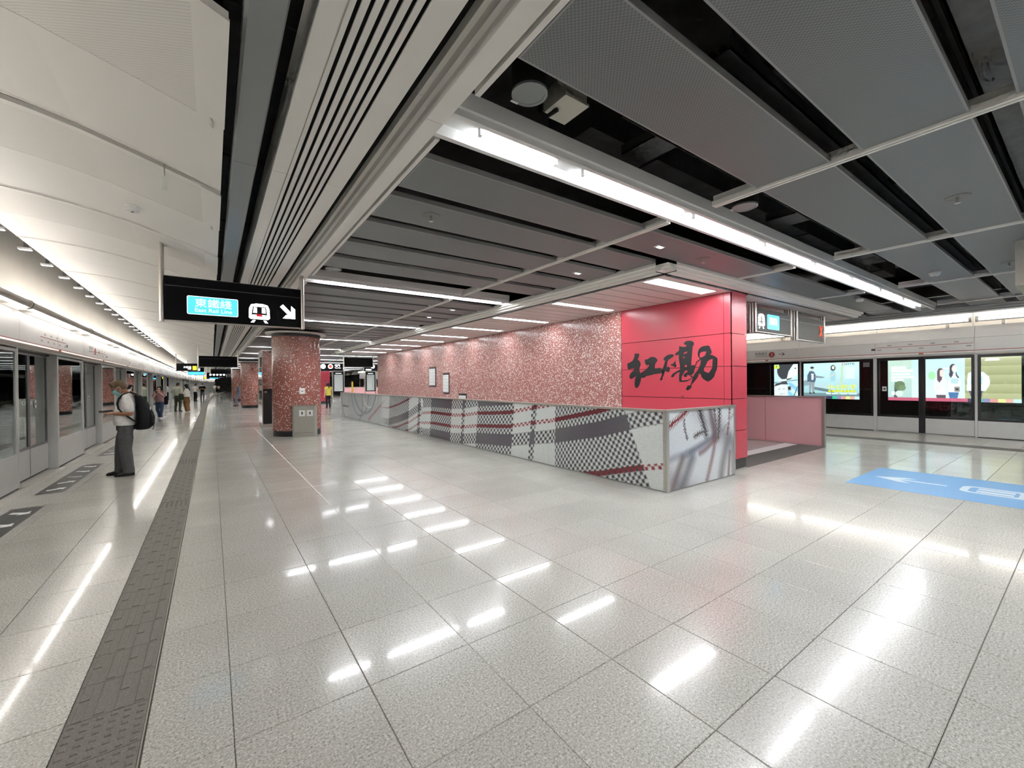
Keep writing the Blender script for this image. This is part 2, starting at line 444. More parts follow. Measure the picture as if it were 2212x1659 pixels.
for k in range(-6, 400):
    y = 2.185 + k * TL
    stud = (k in (-1, 0, 1, 16, 28, 29, 42, 55, 56, 69))
    if y > Y1 - 1: break
    if 1.5 < y < 40:
        local('tactile_tile', pl['studs' if stud else 'bars'], floor, (bend(y), y, 0))
    else: far.tile(STRIP[0] + 0.003 + bend(y), STRIP[1] - 0.012 + bend(y), y + 0.0015, y + TL - 0.0015, -0.01, 0.004)
o = far.build('tactile_strip_beyond', 'tactile', floor); o['kind'] = 'stuff'
mb = MB(); mb.box(STRIP[1] - 0.010, STRIP[1] - 0.004, Y0, 40, -0.01, 0.0015); mb.build('strip_trim', 'steel', floor)
mb = MB()
for k in range(0, 220):
    y = -6 + k * TL
    if y > 60: break
    mb.tile(RSTRIP[0] + 0.003, RSTRIP[1] - 0.003, y, y + TL - 0.003, -0.01, 0.004)
o = mb.build('tactile_strip_opposite', 'mat_dark', floor); o['kind'] = 'stuff'
# black joint line across the platform behind the first column
B('expansion_joint', 'steel_soft', floor, -1.2, 5.0, 26.32, 26.40, -0.01, 0.0012)
B('expansion_joint', 'plinth_dark', floor, -1.2, 5.0, 26.29, 26.32, -0.01, 0.0012)

# ------------------------------------------------------------------ track beds, trackside walls, end walls
def wallbox(name, mat, label, *d): return struct(MB().box(*d).build(name, mat), label, 'wall')
wl = wallbox('wall_left', 'trackside', 'dark trackside wall beyond the left screen doors', -6.6, -6.3, Y0, Y1, -1.3, 4.4)
wr = wallbox('wall_right', 'trackside', 'dark trackside wall beyond the right screen doors', 20.2, 20.5, Y0, Y1, -1.3, 4.4)
struct(MB().box(-6.3, XL - 0.35, Y0, Y1, -1.5, -1.2).build('floor_track_left', 'track_bed'), 'dark track bed beyond the left screen doors', 'track bed')
struct(MB().box(XR + 0.35, 20.2, Y0, Y1, -1.5, -1.2).build('floor_track_right', 'track_bed'), 'dark track bed beyond the right screen doors', 'track bed')
wallbox('wall_back', 'cream_wall', 'plain end wall of the platform behind the viewer', -6.6, 20.5, Y0 - 0.3, Y0, -1.5, 4.4)
wallbox('wall_far', 'trackside', 'dark far end wall of the platform', -6.6, 20.5, Y1, Y1 + 0.3, -1.5, 4.4)
# cream wall above the screen doors
def upper_wall(side):
    mb = MB()
    if side == 'left':
        ys = [Y0, 35] + list(range(40, 122, 5)) + [Y1]
        for a, c in zip(ys, ys[1:]):
            xa, xc = bend(a), bend(c)
            mb._add([(-2.75 + xa, a, 2.85), (-2.60 + xa, a, 2.85), (-2.60 + xa, a, 4.2), (-2.75 + xa, a, 4.2), (-2.75 + xc, c, 2.85), (-2.60 + xc, c, 2.85), (-2.60 + xc, c, 4.2), (-2.75 + xc, c, 4.2)],
                    [(0, 1, 2, 3), (4, 7, 6, 5), (0, 4, 5, 1), (1, 5, 6, 2), (2, 6, 7, 3), (3, 7, 4, 0)])
        return mb
wu = struct(upper_wall('left').build('wall_upper_left', 'cream_wall'), 'cream wall above the left screen doors washed by lamps', 'wall')
wur = wallbox('wall_upper_right', 'cream_wall', 'cream wall above the right screen doors', 16.62, 16.75, Y0, Y1, 2.85, 4.2)
for y in [1.97 - 2.0 * k for k in range(1, 5)] + [1.97 + 2.0 * k for k in range(0, 10)]:
    B('panel_joint', 'print_grey', wur, 16.612, 16.622, y - 0.006, y + 0.006, 2.85, 4.2)

# ------------------------------------------------------------------ ceiling
ceil = struct(MB().box(-6.6, 20.5, Y0, Y1, 4.35, 4.5).build('ceiling', 'slab_dark'), 'dark concrete slab with open service void above the hung ceilings', 'ceiling')
CZ = 3.25
TROUGH = [-7.2, -2.4, 2.47, 7.40, 12.10, 16.90] + [21.65 + 4.75 * k for k in range(21)]
RAILX = [3.92, 7.06, 10.25, 13.40]
# grey metal panels between the light troughs
pcache = {}
def gpanel(x0, x1, y0, y1):
    key = (round(x1 - x0, 3), round(y1 - y0, 3))
    if key not in pcache:
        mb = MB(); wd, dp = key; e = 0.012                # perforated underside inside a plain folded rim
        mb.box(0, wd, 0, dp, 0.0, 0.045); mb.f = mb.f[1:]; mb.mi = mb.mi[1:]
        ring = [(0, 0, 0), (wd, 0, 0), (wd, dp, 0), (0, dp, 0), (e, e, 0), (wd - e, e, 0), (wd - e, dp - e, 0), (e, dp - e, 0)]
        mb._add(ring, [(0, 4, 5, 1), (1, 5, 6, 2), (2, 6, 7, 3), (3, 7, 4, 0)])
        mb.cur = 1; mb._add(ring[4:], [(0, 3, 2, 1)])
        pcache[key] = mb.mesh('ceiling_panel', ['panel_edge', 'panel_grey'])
    o = local('ceiling_panel', pcache[key], ceil, (x0, y0, CZ)); return o
def panel_rows(a, c, k):
    if k == 1: return [(-1.72, -1.18), (-0.99, -0.45), (-0.26, 0.28), (0.47, 1.01), (1.20, 1.74)]
    s = a + 0.43 if k != 2 else 2.90
    if k == 2: return [(2.90, 3.45), (3.64, 4.19), (4.36, 4.92), (5.11, 5.65), (5.84, 6.36)]
    return [(s + 0.735 * i, s + 0.735 * i + 0.56) for i in range(5)]
for k in range(len(TROUGH) - 1):
    a, c = TROUGH[k], TROUGH[k + 1]
    for (ya, yc) in panel_rows(a, c, k):
        if ya > 70:
            gpanel(1.30, 14.3, ya, yc); continue
        core = ya > 3.3 and ya < 23.2
        xs = [1.30] + RAILX + [14.35]
        for x0, x1 in zip(xs, xs[1:]):
            x0 += 0.03 if x0 > 1.5 else 0; x1 -= 0.03
            if core:
                if x0 > 13: pass
                elif x0 >= 5.0: continue
                elif x1 > 5.0: x1 = 5.12
            elif k == 2 and ya < 3.5: pass
            if ya > 35 and x0 > 5: continue
            if ya > 35: x0, x1 = (1.30, 14.3) if x0 < 2 else (0, 0)
            if x1 - x0 < 0.1: continue
            gpanel(x0, x1, ya, yc)
# white rails running along the platform between the troughs
for k in range(len(TROUGH) - 1):
    a, c = TROUGH[k], TROUGH[k + 1]
    if a > 40: break
    for x in RAILX:
        if x > 5 and c > 3.6 and a < 21: 
            if k == 2 and x < 13.3: c2 = 3.42
            else: continue
        else: c2 = c - 0.33
        mb = MB()
        mb.box(x - 0.034, x - 0.010, a + 0.16, c2, CZ - 0.018, CZ + 0.03); mb.box(x + 0.010, x + 0.034, a + 0.16, c2, CZ - 0.018, CZ + 0.03)
        mb.box(x - 0.010, x + 0.010, a + 0.16, c2, CZ + 0.004, CZ + 0.085)
        mb.build('ceiling_rail', 'rail_white', ceil)

# stepped white beam along the left of the grey ceiling
def beam(x0, x1, sgn, ya, yc, name='ceiling_beam'):
    p = [(x0, CZ), (x1, CZ), (x1, CZ + 0.19)]
    st = [(x0 - sgn * 0.0, CZ + 0.19)]
    prof = [(x1, CZ), (x1, CZ + 0.20), (x0 - 0.05 * sgn, CZ + 0.20), (x0 - 0.05 * sgn, CZ + 0.14), (x0 - 0.025 * sgn, CZ + 0.13), (x0 - 0.025 * sgn, CZ + 0.075), (x0, CZ + 0.065), (x0, CZ)]
    return MB().prism(prof, 'y', ya, yc).build(name, 'beam_white', ceil)
for ya, yc in zip([Y0] + TROUGH[2:8] + [60], TROUGH[2:8] + [60, Y1]):
    beam(1.12, 1.235, 1, ya + 0.002, yc - 0.002)
for ya, yc in zip(TROUGH, TROUGH[1:]):
    B('beam_lip', 'rail_white', ceil, 1.262, 1.295, ya + 0.17, yc - 0.36, CZ + 0.0, CZ + 0.09)
# linear band: flat strips with narrow slots between slats
segs = [Y0, -1.0, 3.75, 8.45, 13.1, 17.8, 22.5, 32, 45, 60, 80, Y1]
for ya, yc in zip(segs, segs[1:]):
    e = 0.0015
    bx = bend((ya + yc) / 2) * 0
    mb = MB(); mb.prism([(0.40, CZ), (0.500, CZ), (0.502, CZ + 0.012), (0.506, CZ + 0.012), (0.508, CZ), (0.532, CZ), (0.532, CZ + 0.014), (0.412, CZ + 0.03), (0.412, CZ + 0.26), (0.40, CZ + 0.26)], 'y', ya + e, yc - e)
    mb.build('ceiling_strip', 'rail_white', ceil)
    for s in range(5):
        x = 0.552 + 0.0495 * s
        B('ceiling_slat', 'rail_white', ceil, x, x + 0.030, ya + e, yc - e, CZ, CZ + 0.010)
    mb = MB(); mb.prism([(0.800, CZ), (0.93, CZ), (0.93, CZ + 0.16), (0.918, CZ + 0.16), (0.918, CZ + 0.03), (0.800, CZ + 0.010)], 'y', ya + e, yc - e); mb.build('ceiling_strip', 'rail_white', ceil)
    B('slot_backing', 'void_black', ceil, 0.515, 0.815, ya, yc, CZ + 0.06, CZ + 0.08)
    mb = MB(); mb.prism([(0.135, CZ + 0.02), (0.15, CZ), (0.29, CZ), (0.30, CZ + 0.02), (0.30, CZ + 0.10), (0.135, CZ + 0.10)], 'y', ya + e, yc - e); mb.build('ceiling_strip', 'band_grey', ceil)
# white vaulted panels over the left platform edge
VP = [(0.08, 3.25), (-0.10, 3.318), (-0.31, 3.388), (-0.54, 3.46), (-0.79, 3.535), (-1.05, 3.595), (-1.30, 3.640), (-1.55, 3.675), (-1.80, 3.70), (-2.02, 3.712), (-2.22, 3.712)]
def vault_piece(y0, y1, mat, borders, far=False):
    mb = MB(); n = len(VP); th = 0.03
    low = VP; top = [(x, z + th) for x, z in VP]
    if not far:
        mb.prism(low + top[::-1], 'y', y0, y1)
        mb.mi = [1 if i < n - 1 else 0 for i in range(len(mb.f))]
        o = mb.build('vault_panel', ['vault_white', mat], ceil)
    else:
        o = mb.prism(low + top[::-1], 'y', y0, y1).build('vault_panel', mat, ceil)
    o.location.x += bend((y0 + y1) / 2)
    if borders:        # plain rims round the perforated sheet
        r = MB()
        r.prism([(0.084, 3.247), (-0.06, 3.300), (-0.06, 3.290), (0.084, 3.235)], 'y', y0, y1)
        k = [(x, z - 0.004) for x, z in VP]
        r.prism([(x, z) for x, z in VP] + k[::-1], 'y', y0, y0 + 0.07)
        rim = r.build('panel_rim', 'vault_white', o)
    return o
vj = [2.27, 4.44, 6.67, 8.90, 11.10, 13.30, 15.40, 17.50] + [19.65 + 2.15 * k for k in range(0, 47)]
for k, (a, c) in enumerate(zip(vj, vj[1:])):
    if a > 112: break
    mid = (a + c) / 2 - 0.05
    if a < 40:
        vault_piece(a + (0.055 if k == 1 else 0.035), mid - 0.003, 'vault_perforated' if k < 3 else 'vault_white', k < 3)
        vault_piece(mid + 0.003, c - (0.055 if k == 0 else 0.035), 'vault_white', False)
        lip = MB()       # upturned lip and dark slot at the joint
        lip.prism([(x, z) for x, z in VP] + [(x, z - 0.012) for x, z in VP][::-1], 'y', c - (0.060 if k == 0 else 0.040), c - (0.055 if k == 0 else 0.035))
        lp = lip.build('panel_lip', 'vault_white', ceil); lp.location.x += bend(c)
    else: vault_piece(a + 0.03, c - 0.03, 'vault_white', False, True)
for a, c in ((-8.8, -6.6), (-6.6, -4.4), (-4.4, -2.2), (-2.2, 0.0)): vault_piece(a + 0.03, c - 0.03, 'vault_white', False)
# backing above the vault slots
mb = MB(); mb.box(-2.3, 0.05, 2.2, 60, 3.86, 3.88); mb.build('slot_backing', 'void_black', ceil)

# soffit round the red core
SZ = 3.10
sof_panels = []
def soffit(x0, x1, y0, y1):
    n = int(round((y1 - y0) / 0.35)); d = (y1 - y0) / n
    for i in range(n):
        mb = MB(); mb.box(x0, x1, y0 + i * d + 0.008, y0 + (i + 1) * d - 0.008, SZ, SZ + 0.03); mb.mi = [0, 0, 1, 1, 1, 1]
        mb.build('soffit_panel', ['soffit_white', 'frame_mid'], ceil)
soffit(5.34, 7.26, 3.66, 22.86)
soffit(7.84, 13.2, 3.66, 9.6)
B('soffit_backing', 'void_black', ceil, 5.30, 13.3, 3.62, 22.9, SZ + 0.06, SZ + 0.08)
def frame_prof(o, s):   # stepped moulding, o = outer coordinate, s = direction inwards
    return [(o, CZ + 0.03), (o, CZ - 0.035), (o + s * 0.05, CZ - 0.045), (o + s * 0.05, CZ - 0.075), (o + s * 0.11, CZ - 0.085), (o + s * 0.11, CZ - 0.115), (o + s * 0.20, CZ - 0.12), (o + s * 0.20, SZ + 0.02), (o + s * 0.20, CZ + 0.03)]
MB().prism(frame_prof(5.14, 1), 'y', 3.46, 23.05).build('soffit_frame', 'beam_white', ceil)
MB().prism(frame_prof(3.46, 1), 'x', 5.14, 13.4).build('soffit_frame', 'beam_white', ceil)
MB().prism(frame_prof(23.05, -1), 'x', 5.14, 13.4).build('soffit_frame', 'beam_white', ceil)
# beam at the right end of the grey ceiling
mb = MB(); mb.prism([(14.35, CZ + 0.02), (14.35, CZ - 0.01), (14.6, CZ - 0.02), (14.62, CZ - 0.045), (14.85, CZ - 0.055), (14.87, CZ - 0.08), (15.12, CZ - 0.085), (15.14, CZ - 0.02), (15.14, CZ + 0.3), (14.35, CZ + 0.3)], 'y', Y0, Y1)
mb.build('ceiling_beam', 'band_grey', ceil)
B('ceiling_beam', 'beam_white', ceil, 15.14, 15.20, Y0, Y1, CZ - 0.08, CZ + 0.02)
B('ceiling_beam', 'beam_white', ceil, 15.20, 16.64, Y0, Y1, CZ + 0.42, CZ + 0.46)
tr = struct(MB().box(8.02, 9.4, -1.4, 0.60, 2.70, 3.28).build('trim_1', 'steel'), 'polished steel clad bulkhead hanging at the right photo edge', 'trim')

# ------------------------------------------------------------------ core wall: mosaic and red metal panels
core = struct(MB().box(7.30, 7.80, 3.72, 22.6, 0.0, 3.20).build('wall_core', 'red_joint'), 'wall beside the stairwell clad in mosaic and red metal', 'wall')
for a, c in ((6.06, 8.90), (8.90, 13.90), (13.90, 18.25), (18.25, 22.62)):
    B('mosaic_panel', 'mosaic_wall', core, 7.27, 7.31, a + 0.004, c - 0.004, 0.0, SZ + 0.03)
rows = [0.19, 0.69, 1.25, 1.82, 2.39, SZ + 0.03]
for z0, z1 in zip(rows, rows[1:]):
    B('red_panel', 'red_panel', core, 7.27, 7.31, 3.812, 6.052, z0 + 0.005, z1 - 0.005)
    B('red_panel', 'red_panel', core, 7.27, 7.31, 3.690, 3.806, z0 + 0.005, z1 - 0.005)
    B('red_panel', 'red_panel', core, 7.275, 7.83, 3.690, 3.73, z0 + 0.005, z1 - 0.005)
    for a in (3.735, 6.2, 9.0, 12.0):
        B('red_panel', 'red_panel', core, 7.79, 7.83, a + 0.004, a + 2.4, z0 + 0.005, z1 - 0.005)
B('plinth', 'plinth_dark', core, 7.285, 7.81, 3.705, 3.74, 0.0, 0.185)
B('plinth_trim', 'steel_soft', core, 7.28, 7.815, 3.700, 3.708, 0.0, 0.018)
# brush lettering, as (right to left) distance along the wall and height
INK = [
 [[(5.708,2.156),(5.597,2.154),(5.59,2.112),(5.633,2.035),(5.57,1.975),(5.558,1.911),(5.592,1.85),(5.593,1.782),(5.556,1.733),(5.544,1.671),(5.561,1.566),(5.606,1.472),(5.658,1.427),(5.699,1.445),(5.715,1.525),(5.694,1.631),(5.671,1.683),(5.733,1.652),(5.792,1.619),(5.838,1.638),(5.844,1.692),(5.817,1.739),(5.758,1.786),(5.729,1.806),(5.724,1.854),(5.77,1.85),(5.85,1.824),(5.889,1.849),(5.902,1.914),(5.888,1.962),(5.841,1.971),(5.769,1.999),(5.726,2.056),(5.709,2.103)]],
 [[(5.455,1.995),(5.438,2.02),(5.377,2.023),(5.328,2.056),(5.268,2.068),(5.197,2.049),(5.157,2.006),(5.163,1.967),(5.198,1.938),(5.217,1.888),(5.211,1.827),(5.129,1.834),(5.083,1.833),(5.043,1.802),(5.015,1.781),(5.021,1.741),(5.107,1.723),(5.212,1.716),(5.32,1.692),(5.417,1.679),(5.461,1.643),(5.529,1.644),(5.551,1.66),(5.559,1.734),(5.496,1.774),(5.416,1.818),(5.366,1.863),(5.342,1.893),(5.354,1.903),(5.409,1.9),(5.445,1.938)]],
 [[(5.013,2.009),(4.979,2.047),(4.911,2.083),(4.834,2.093),(4.792,2.081),(4.796,2.047),(4.834,2.02),(4.895,1.989),(4.923,1.956),(4.935,1.877),(4.941,1.838),(4.902,1.856),(4.88,1.836),(4.875,1.777),(4.897,1.743),(4.936,1.759),(4.97,1.775),(4.987,1.75),(5.004,1.701),(5.033,1.652),(5.045,1.593),(5.097,1.583),(5.079,1.633),(5.056,1.682),(5.044,1.742),(5.038,1.792),(5.014,1.85),(4.997,1.899),(4.979,1.948),(4.968,1.977),(4.996,1.974)]],
 [[(4.852,1.894),(4.803,1.906),(4.737,1.966),(4.754,1.919),(4.727,1.869),(4.733,1.841),(4.76,1.834),(4.792,1.862),(4.847,1.874)]],
 [[(4.571,2.281),(4.545,2.308),(4.493,2.324),(4.422,2.318),(4.382,2.299),(4.36,2.26),(4.373,2.228),(4.393,2.22),(4.398,2.155),(4.409,2.035),(4.42,1.933),(4.424,1.858),(4.376,1.864),(4.336,1.855),(4.346,1.809),(4.361,1.781),(4.367,1.726),(4.407,1.684),(4.448,1.676),(4.402,1.661),(4.393,1.633),(4.438,1.605),(4.489,1.568),(4.561,1.555),(4.666,1.551),(4.676,1.618),(4.67,1.695),(4.659,1.742),(4.696,1.734),(4.761,1.696),(4.799,1.649),(4.838,1.644),(4.843,1.669),(4.804,1.717),(4.728,1.754),(4.648,1.79),(4.653,1.867),(4.668,1.944),(4.678,2.021),(4.672,2.069),(4.747,2.064),(4.752,2.093),(4.714,2.124),(4.672,2.146),(4.665,2.241),(4.608,2.218),(4.556,2.209),(4.514,2.225),(4.509,2.243),(4.545,2.253)],[(4.572,2.106),(4.5,2.125),(4.5,2.097),(4.576,2.073)],[(4.594,2.026),(4.552,2.033),(4.573,1.987)],[(4.569,1.844),(4.533,1.881),(4.507,1.861),(4.507,1.828),(4.538,1.832)],[(4.618,1.655),(4.565,1.74),(4.539,1.772),(4.503,1.762),(4.493,1.743),(4.539,1.72),(4.581,1.693),(4.571,1.654),(4.53,1.64),(4.509,1.663),(4.498,1.686),(4.458,1.671),(4.413,1.633),(4.489,1.587),(4.624,1.581)]],
 [[(4.29,2.037),(4.29,2.093),(4.265,2.155),(4.216,2.193),(4.158,2.203),(4.092,2.207),(4.06,2.182),(4.046,2.14),(4.026,2.085),(4.033,2.063),(4.061,2.033),(4.019,2.031),(3.964,2.001),(3.923,1.963),(3.924,1.874),(3.939,1.768),(3.971,1.698),(3.985,1.645),(4.032,1.592),(4.097,1.554),(4.135,1.57),(4.192,1.607),(4.225,1.649),(4.235,1.699),(4.278,1.696),(4.294,1.641),(4.338,1.586),(4.388,1.53),(4.419,1.512),(4.424,1.446),(4.491,1.389),(4.537,1.412),(4.495,1.484),(4.439,1.488),(4.408,1.586),(4.388,1.642),(4.357,1.697),(4.307,1.752),(4.268,1.815),(4.238,1.878),(4.228,1.942),(4.252,1.975),(4.276,2.009)],[(4.261,2.045),(4.246,2.081),(4.198,2.101),(4.121,2.1),(4.15,2.029),(4.198,2.005),(4.247,1.989)],[(4.109,1.918),(4.057,1.952),(4.006,1.958),(4.016,1.878),(4.016,1.807),(4.049,1.754),(4.087,1.71),(4.143,1.729),(4.181,1.757),(4.171,1.803),(4.142,1.847)]],
 [[(4.344,1.855),(4.321,1.923),(4.252,1.969),(4.242,1.959),(4.306,1.913),(4.328,1.85)]],
 [[(4.642,1.294),(4.587,1.288),(4.583,1.265)]],
]
for loops in INK:
    flat('brush_stroke', [[(-p[0], p[1]) for p in lp] for lp in loops], 'ink', core, (7.2665, 0, 0), (0, -1, 0), (0, 0, 1), 0.004)
# notices on the mosaic wall
def notice(y0, y1, z0, z1, label):
    o = thing('wall_notice', label, 'notice', (7.26, (y0 + y1) / 2, z0))
    B('backing', 'frame_dark', o, 7.245, 7.269, y0, y1, z0, z1)
    B('sheet', 'paper', o, 7.241, 7.245, y0 + 0.02, y1 - 0.02, z0 + 0.05, z1 - 0.07)
    for i in range(5):
        zz = z1 - 0.12 - (z1 - z0 - 0.2) * i / 5
        B('print_line', 'print_grey', o, 7.2395, 7.241, y0 + 0.06, y1 - 0.06 - 0.03 * (i % 3), zz - 0.012, zz)
    return o
notice(15.38, 15.97, 1.43, 2.22, 'pale tall notice on the mosaic wall, higher and further of two')
notice(14.22, 14.72, 1.17, 1.95, 'pale notice with dark edge on the mosaic wall, nearer and lower')
notice(12.92, 13.46, 0.80, 1.19, 'small grey notice box just above the artwork balustrade')
# ------------------------------------------------------------------ light troughs
ORD = ['first', 'second', 'third', 'fourth', 'fifth', 'sixth', 'seventh', 'eighth', 'ninth', 'tenth', 'eleventh', 'twelfth', 'thirteenth', 'fourteenth']
def trough(y, x1, label, group):
    o = thing('linear_light', label, 'ceiling light', (1.24, y, CZ), group)
    d = 0.135; xs = 0.0 if y < 60 else bend(y) + 0.6
    prof = [(y - d - 0.03, CZ + 0.16), (y - d - 0.03, CZ + 0.05), (y - d - 0.012, CZ + 0.045), (y - d - 0.012, CZ), (y - d + 0.028, CZ), (y - d + 0.034, CZ + 0.075), (y + d - 0.034, CZ + 0.075), (y + d - 0.028, CZ), (y + d + 0.012, CZ), (y + d + 0.012, CZ + 0.16)]
    mb = MB().prism(prof, 'x', 1.237 + xs, x1); mb.build('trough', 'trough_white', o)
    x = 1.53 + xs; n = 0
    first = True
    while x < x1 - 0.5:
        ln = 0.66 if first else min(1.38, x1 - 0.12 - x)
        if ln < 0.25: break
        if y < 30 or n == 0:
            mb = MB(); mb.cyl((x, y, CZ + 0.042), (x + ln, y, CZ + 0.042), 0.021, n=10); tb = mb.build('tube', 'tube', o, True)
            if y < 20:
                for xe in (x - 0.022, x + ln):
                    B('tube_socket', 'trough_white', tb, xe, xe + 0.022, y - 0.016, y + 0.016, CZ + 0.02, CZ + 0.075)
        else:
            mb = MB(); mb.cyl((x, y, CZ + 0.042), (x1 - 0.2, y, CZ + 0.042), 0.021, n=6); mb.build('tube', 'tube' if y < 40 else 'tube_far', o, True); break
        x += ln + (0.33 if first else 0.24) - (0 if not first else 0.0); first = False; n += 1
    return o
for k, y in enumerate(TROUGH):
    x1 = 14.34 if (y < 3 or y > 23.2) else 5.125
    if y > 60: x1 = 8.0
    if y > 118: break
    if y < 0: lab = 'long white light trough in the ceiling behind the viewer, ' + ('nearer one' if y > -3 else 'further one'); gr = None
    elif y < 3: lab = 'longest bright light trough running across the whole grey ceiling overhead'
    elif y < 30: lab = '%s short light trough beyond the longest one, counted away from the viewer' % ORD[k - 3]
    else: lab = 'distant thin light trough in the grey ceiling far down the platform'
    trough(y, x1, lab, 'light troughs far down the platform' if y >= 30 else 'ceiling light troughs')
# recessed lights in the soffit
sy_ = [3.80, 6.02, 8.15, 10.22, 12.32, 14.10, 16.2, 18.3, 20.4]
for k, y in enumerate(sy_):
    lab = 'bright recessed light at the soffit corner above the red wall' if k == 0 else '%s recessed soffit light along the mosaic wall, counted from the red wall' % ORD[k - 1]
    o = thing('soffit_light', lab, 'ceiling light', (5.4, y, SZ), 'recessed soffit lights')
    wd = 0.26 if k == 0 else 0.17
    mb = MB()
    mb.box(5.40, 7.00, y, y + wd, SZ - 0.004, SZ - 0.001); mb.build('diffuser', 'soffit_lamp', o)
    mb = MB()
    mb.box(5.385, 7.015, y - 0.014, y, SZ - 0.008, SZ - 0.0005); mb.box(5.385, 7.015, y + wd, y + wd + 0.014, SZ - 0.008, SZ - 0.0005)
    mb.box(5.385, 5.40, y, y + wd, SZ - 0.008, SZ - 0.0005); mb.box(7.00, 7.015, y, y + wd, SZ - 0.008, SZ - 0.0005)
    mb.build('rim', 'rail_white', o)

# ------------------------------------------------------------------ platform screen doors
def P(side, y, d, z):
    """along the platform, distance out of the door face towards the platform, height"""
    return ((XL + bend(y) + d) if side == 'L' else (XR - d), y, z)
def pbox(mb, side, y0, y1, d0, d1, z0, z1):
    b0 = bend((y0 + y1) / 2) if side == 'L' else 0
    if side == 'L': mb.box(XL + b0 + d0, XL + b0 + d1, y0, y1, z0, z1)
    else: mb.box(XR - d0, XR - d1, y0, y1, z0, z1)
    return mb
def PB(name, mat, parent, side, *d): return pbox(MB(), side, *d).build(name, mat, parent)
HZ = 2.19
def glazed(name, side, parent, y0, y1, d, kick, fr, frame_mat, kick_mat, glass, handle=None):
    """a leaf or fixed panel: dark frame, kick panel, glass"""
    root = pbox(pbox(pbox(pbox(MB(), side, y0, y0 + fr, d - 0.03, d, kick, HZ - 0.02), side, y1 - fr, y1, d - 0.03, d, kick, HZ - 0.02), side, y0 + fr, y1 - fr, d - 0.03, d, HZ - 0.02 - fr, HZ - 0.02), side, y0 + fr, y1 - fr, d - 0.03, d, kick, kick + fr).build(name, frame_mat, parent)
    PB('kick_panel', kick_mat, root, side, y0 + 0.004, y1 - 0.004, d - 0.028, d + 0.004, 0.02, kick)
    PB('pane', glass, root, side, y0 + fr, y1 - fr, d - 0.020, d - 0.012, kick + fr, HZ - 0.02 - fr)
    return root
def screen(side, yd, label, group, near):
    """one module: a pair of sliding leaves 2.04 wide, then a fixed panel, header above"""
    yf, ye = yd + 2.04, yd + 4.06
    o = thing('platform_screen_door', label, 'screen door', P(side, yd, 0, 0), group)
    left = side == 'L'
    fm, km, gm = ('screen_grey', 'screen_grey', 'glass_green') if left else ('frame_dark', 'screen_pale', 'glass')
    rec = -0.13 if left else -0.03
    ym = (yd + yf) / 2
    fr = 0.045 if left else 0.06
    kz = 0.50 if left else 0.44
    if near:
        glazed('door_leaf', side, o, yd + 0.006, ym - 0.012, rec, kz, fr, 'frame_mid' if left else fm, km, gm)
        glazed('door_leaf', side, o, ym + 0.012, yf - 0.03, rec, kz, fr, 'frame_mid' if left else fm, km, gm)
        PB('door_gasket', 'frame_dark', o, side, ym - 0.010, ym + 0.010, rec - 0.03, rec + (0.0 if left else 0.012), 0.01, HZ - 0.02)
        if not left:
            PB('door_gasket', 'frame_dark', o, side, ym - 0.07, ym + 0.07, rec - 0.028, rec + 0.006, 0.02, HZ - 0.02)
        fp = glazed('fixed_panel', side, o, yf + 0.05, ye - 0.05, 0.0, kz, fr, fm, km, gm)
        PB('pillar', 'screen_grey' if left else 'screen_pale', o, side, yf - 0.03, yf + 0.05, -0.16, 0.006, 0.0, HZ)
        PB('pillar', 'screen_grey' if left else 'screen_pale', o, side, ye - 0.05, ye - 0.001, -0.16, 0.006, 0.0, HZ)
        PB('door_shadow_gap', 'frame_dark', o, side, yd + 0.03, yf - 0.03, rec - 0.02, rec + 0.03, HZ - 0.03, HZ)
        PB('threshold', 'steel_soft', o, side, yd + 0.03, yf - 0.03, rec + 0.004, 0.10 if left else 0.03, -0.006, 0.003)
        PB('base_line', 'frame_dark', o, side, yf + 0.05, ye - 0.05, -0.02, 0.003, 0.0, 0.018)
        for yy in ((yd + 0.35, ym + 0.3) if left else (yd + 0.28, yf - 0.25)):
            PB('door_sticker', 'decal_white', o, side, yy, yy + 0.10, rec - 0.008, rec - 0.006, 1.20, 1.34)
            PB('sticker_mark', 'print_dark', o, side, yy + 0.025, yy + 0.075, rec - 0.0058, rec - 0.005, 1.25, 1.29)
        if not left:
            PB('door_sticker', 'frame_mid', o, side, yf + 0.14, yf + 0.30, -0.010, -0.007, 1.94, 2.08)
    else:
        mb = MB(); pbox(mb, side, yd + 0.03, yf - 0.03, rec - 0.03, rec, 0.0, kz); mb.build('door_leaf', km, o)
        PB('pane', gm, o, side, yd + 0.03, ye - 0.03, rec - 0.02, rec - 0.01, kz, HZ - 0.02)
        PB('fixed_panel', km, o, side, yf + 0.05, ye - 0.05, -0.03, 0.0, 0.0, kz)
        for yy in (yf, ye - 0.052, ym): PB('pillar', km, o, side, yy - 0.05, yy + 0.05, -0.10, 0.006, 0.0, HZ)
    # header: rounded metal lip, white fascia, sloping top
    b0 = bend((yd + ye) / 2) if left else 0
    def hx(d): return XL + b0 + d if left else XR - d
    top = 2.80 if left else 2.95
    lip = [(hx(-0.2), HZ), (hx(0.02), HZ), (hx(0.05), HZ + 0.02), (hx(0.055), HZ + 0.07), (hx(0.035), HZ + 0.105), (hx(-0.2), HZ + 0.105)]
    MB().prism(lip, 'y', yd + 0.002, ye - 0.002).build('header_lip', 'steel_soft' if left else 'screen_pale', o)
    MB().box(hx(-0.15), hx(0.022), yd + 0.002, ye - 0.002, HZ + 0.107, HZ + 0.122).build('header_line', 'print_red', o)
    fas = [(hx(-0.2), HZ + 0.123), (hx(0.02), HZ + 0.123), (hx(0.02), 2.64), (hx(-0.2), 2.64)]
    f = MB().prism(fas, 'y', yd + 0.003, ye - 0.003).build('header_fascia', 'screen_white', o)
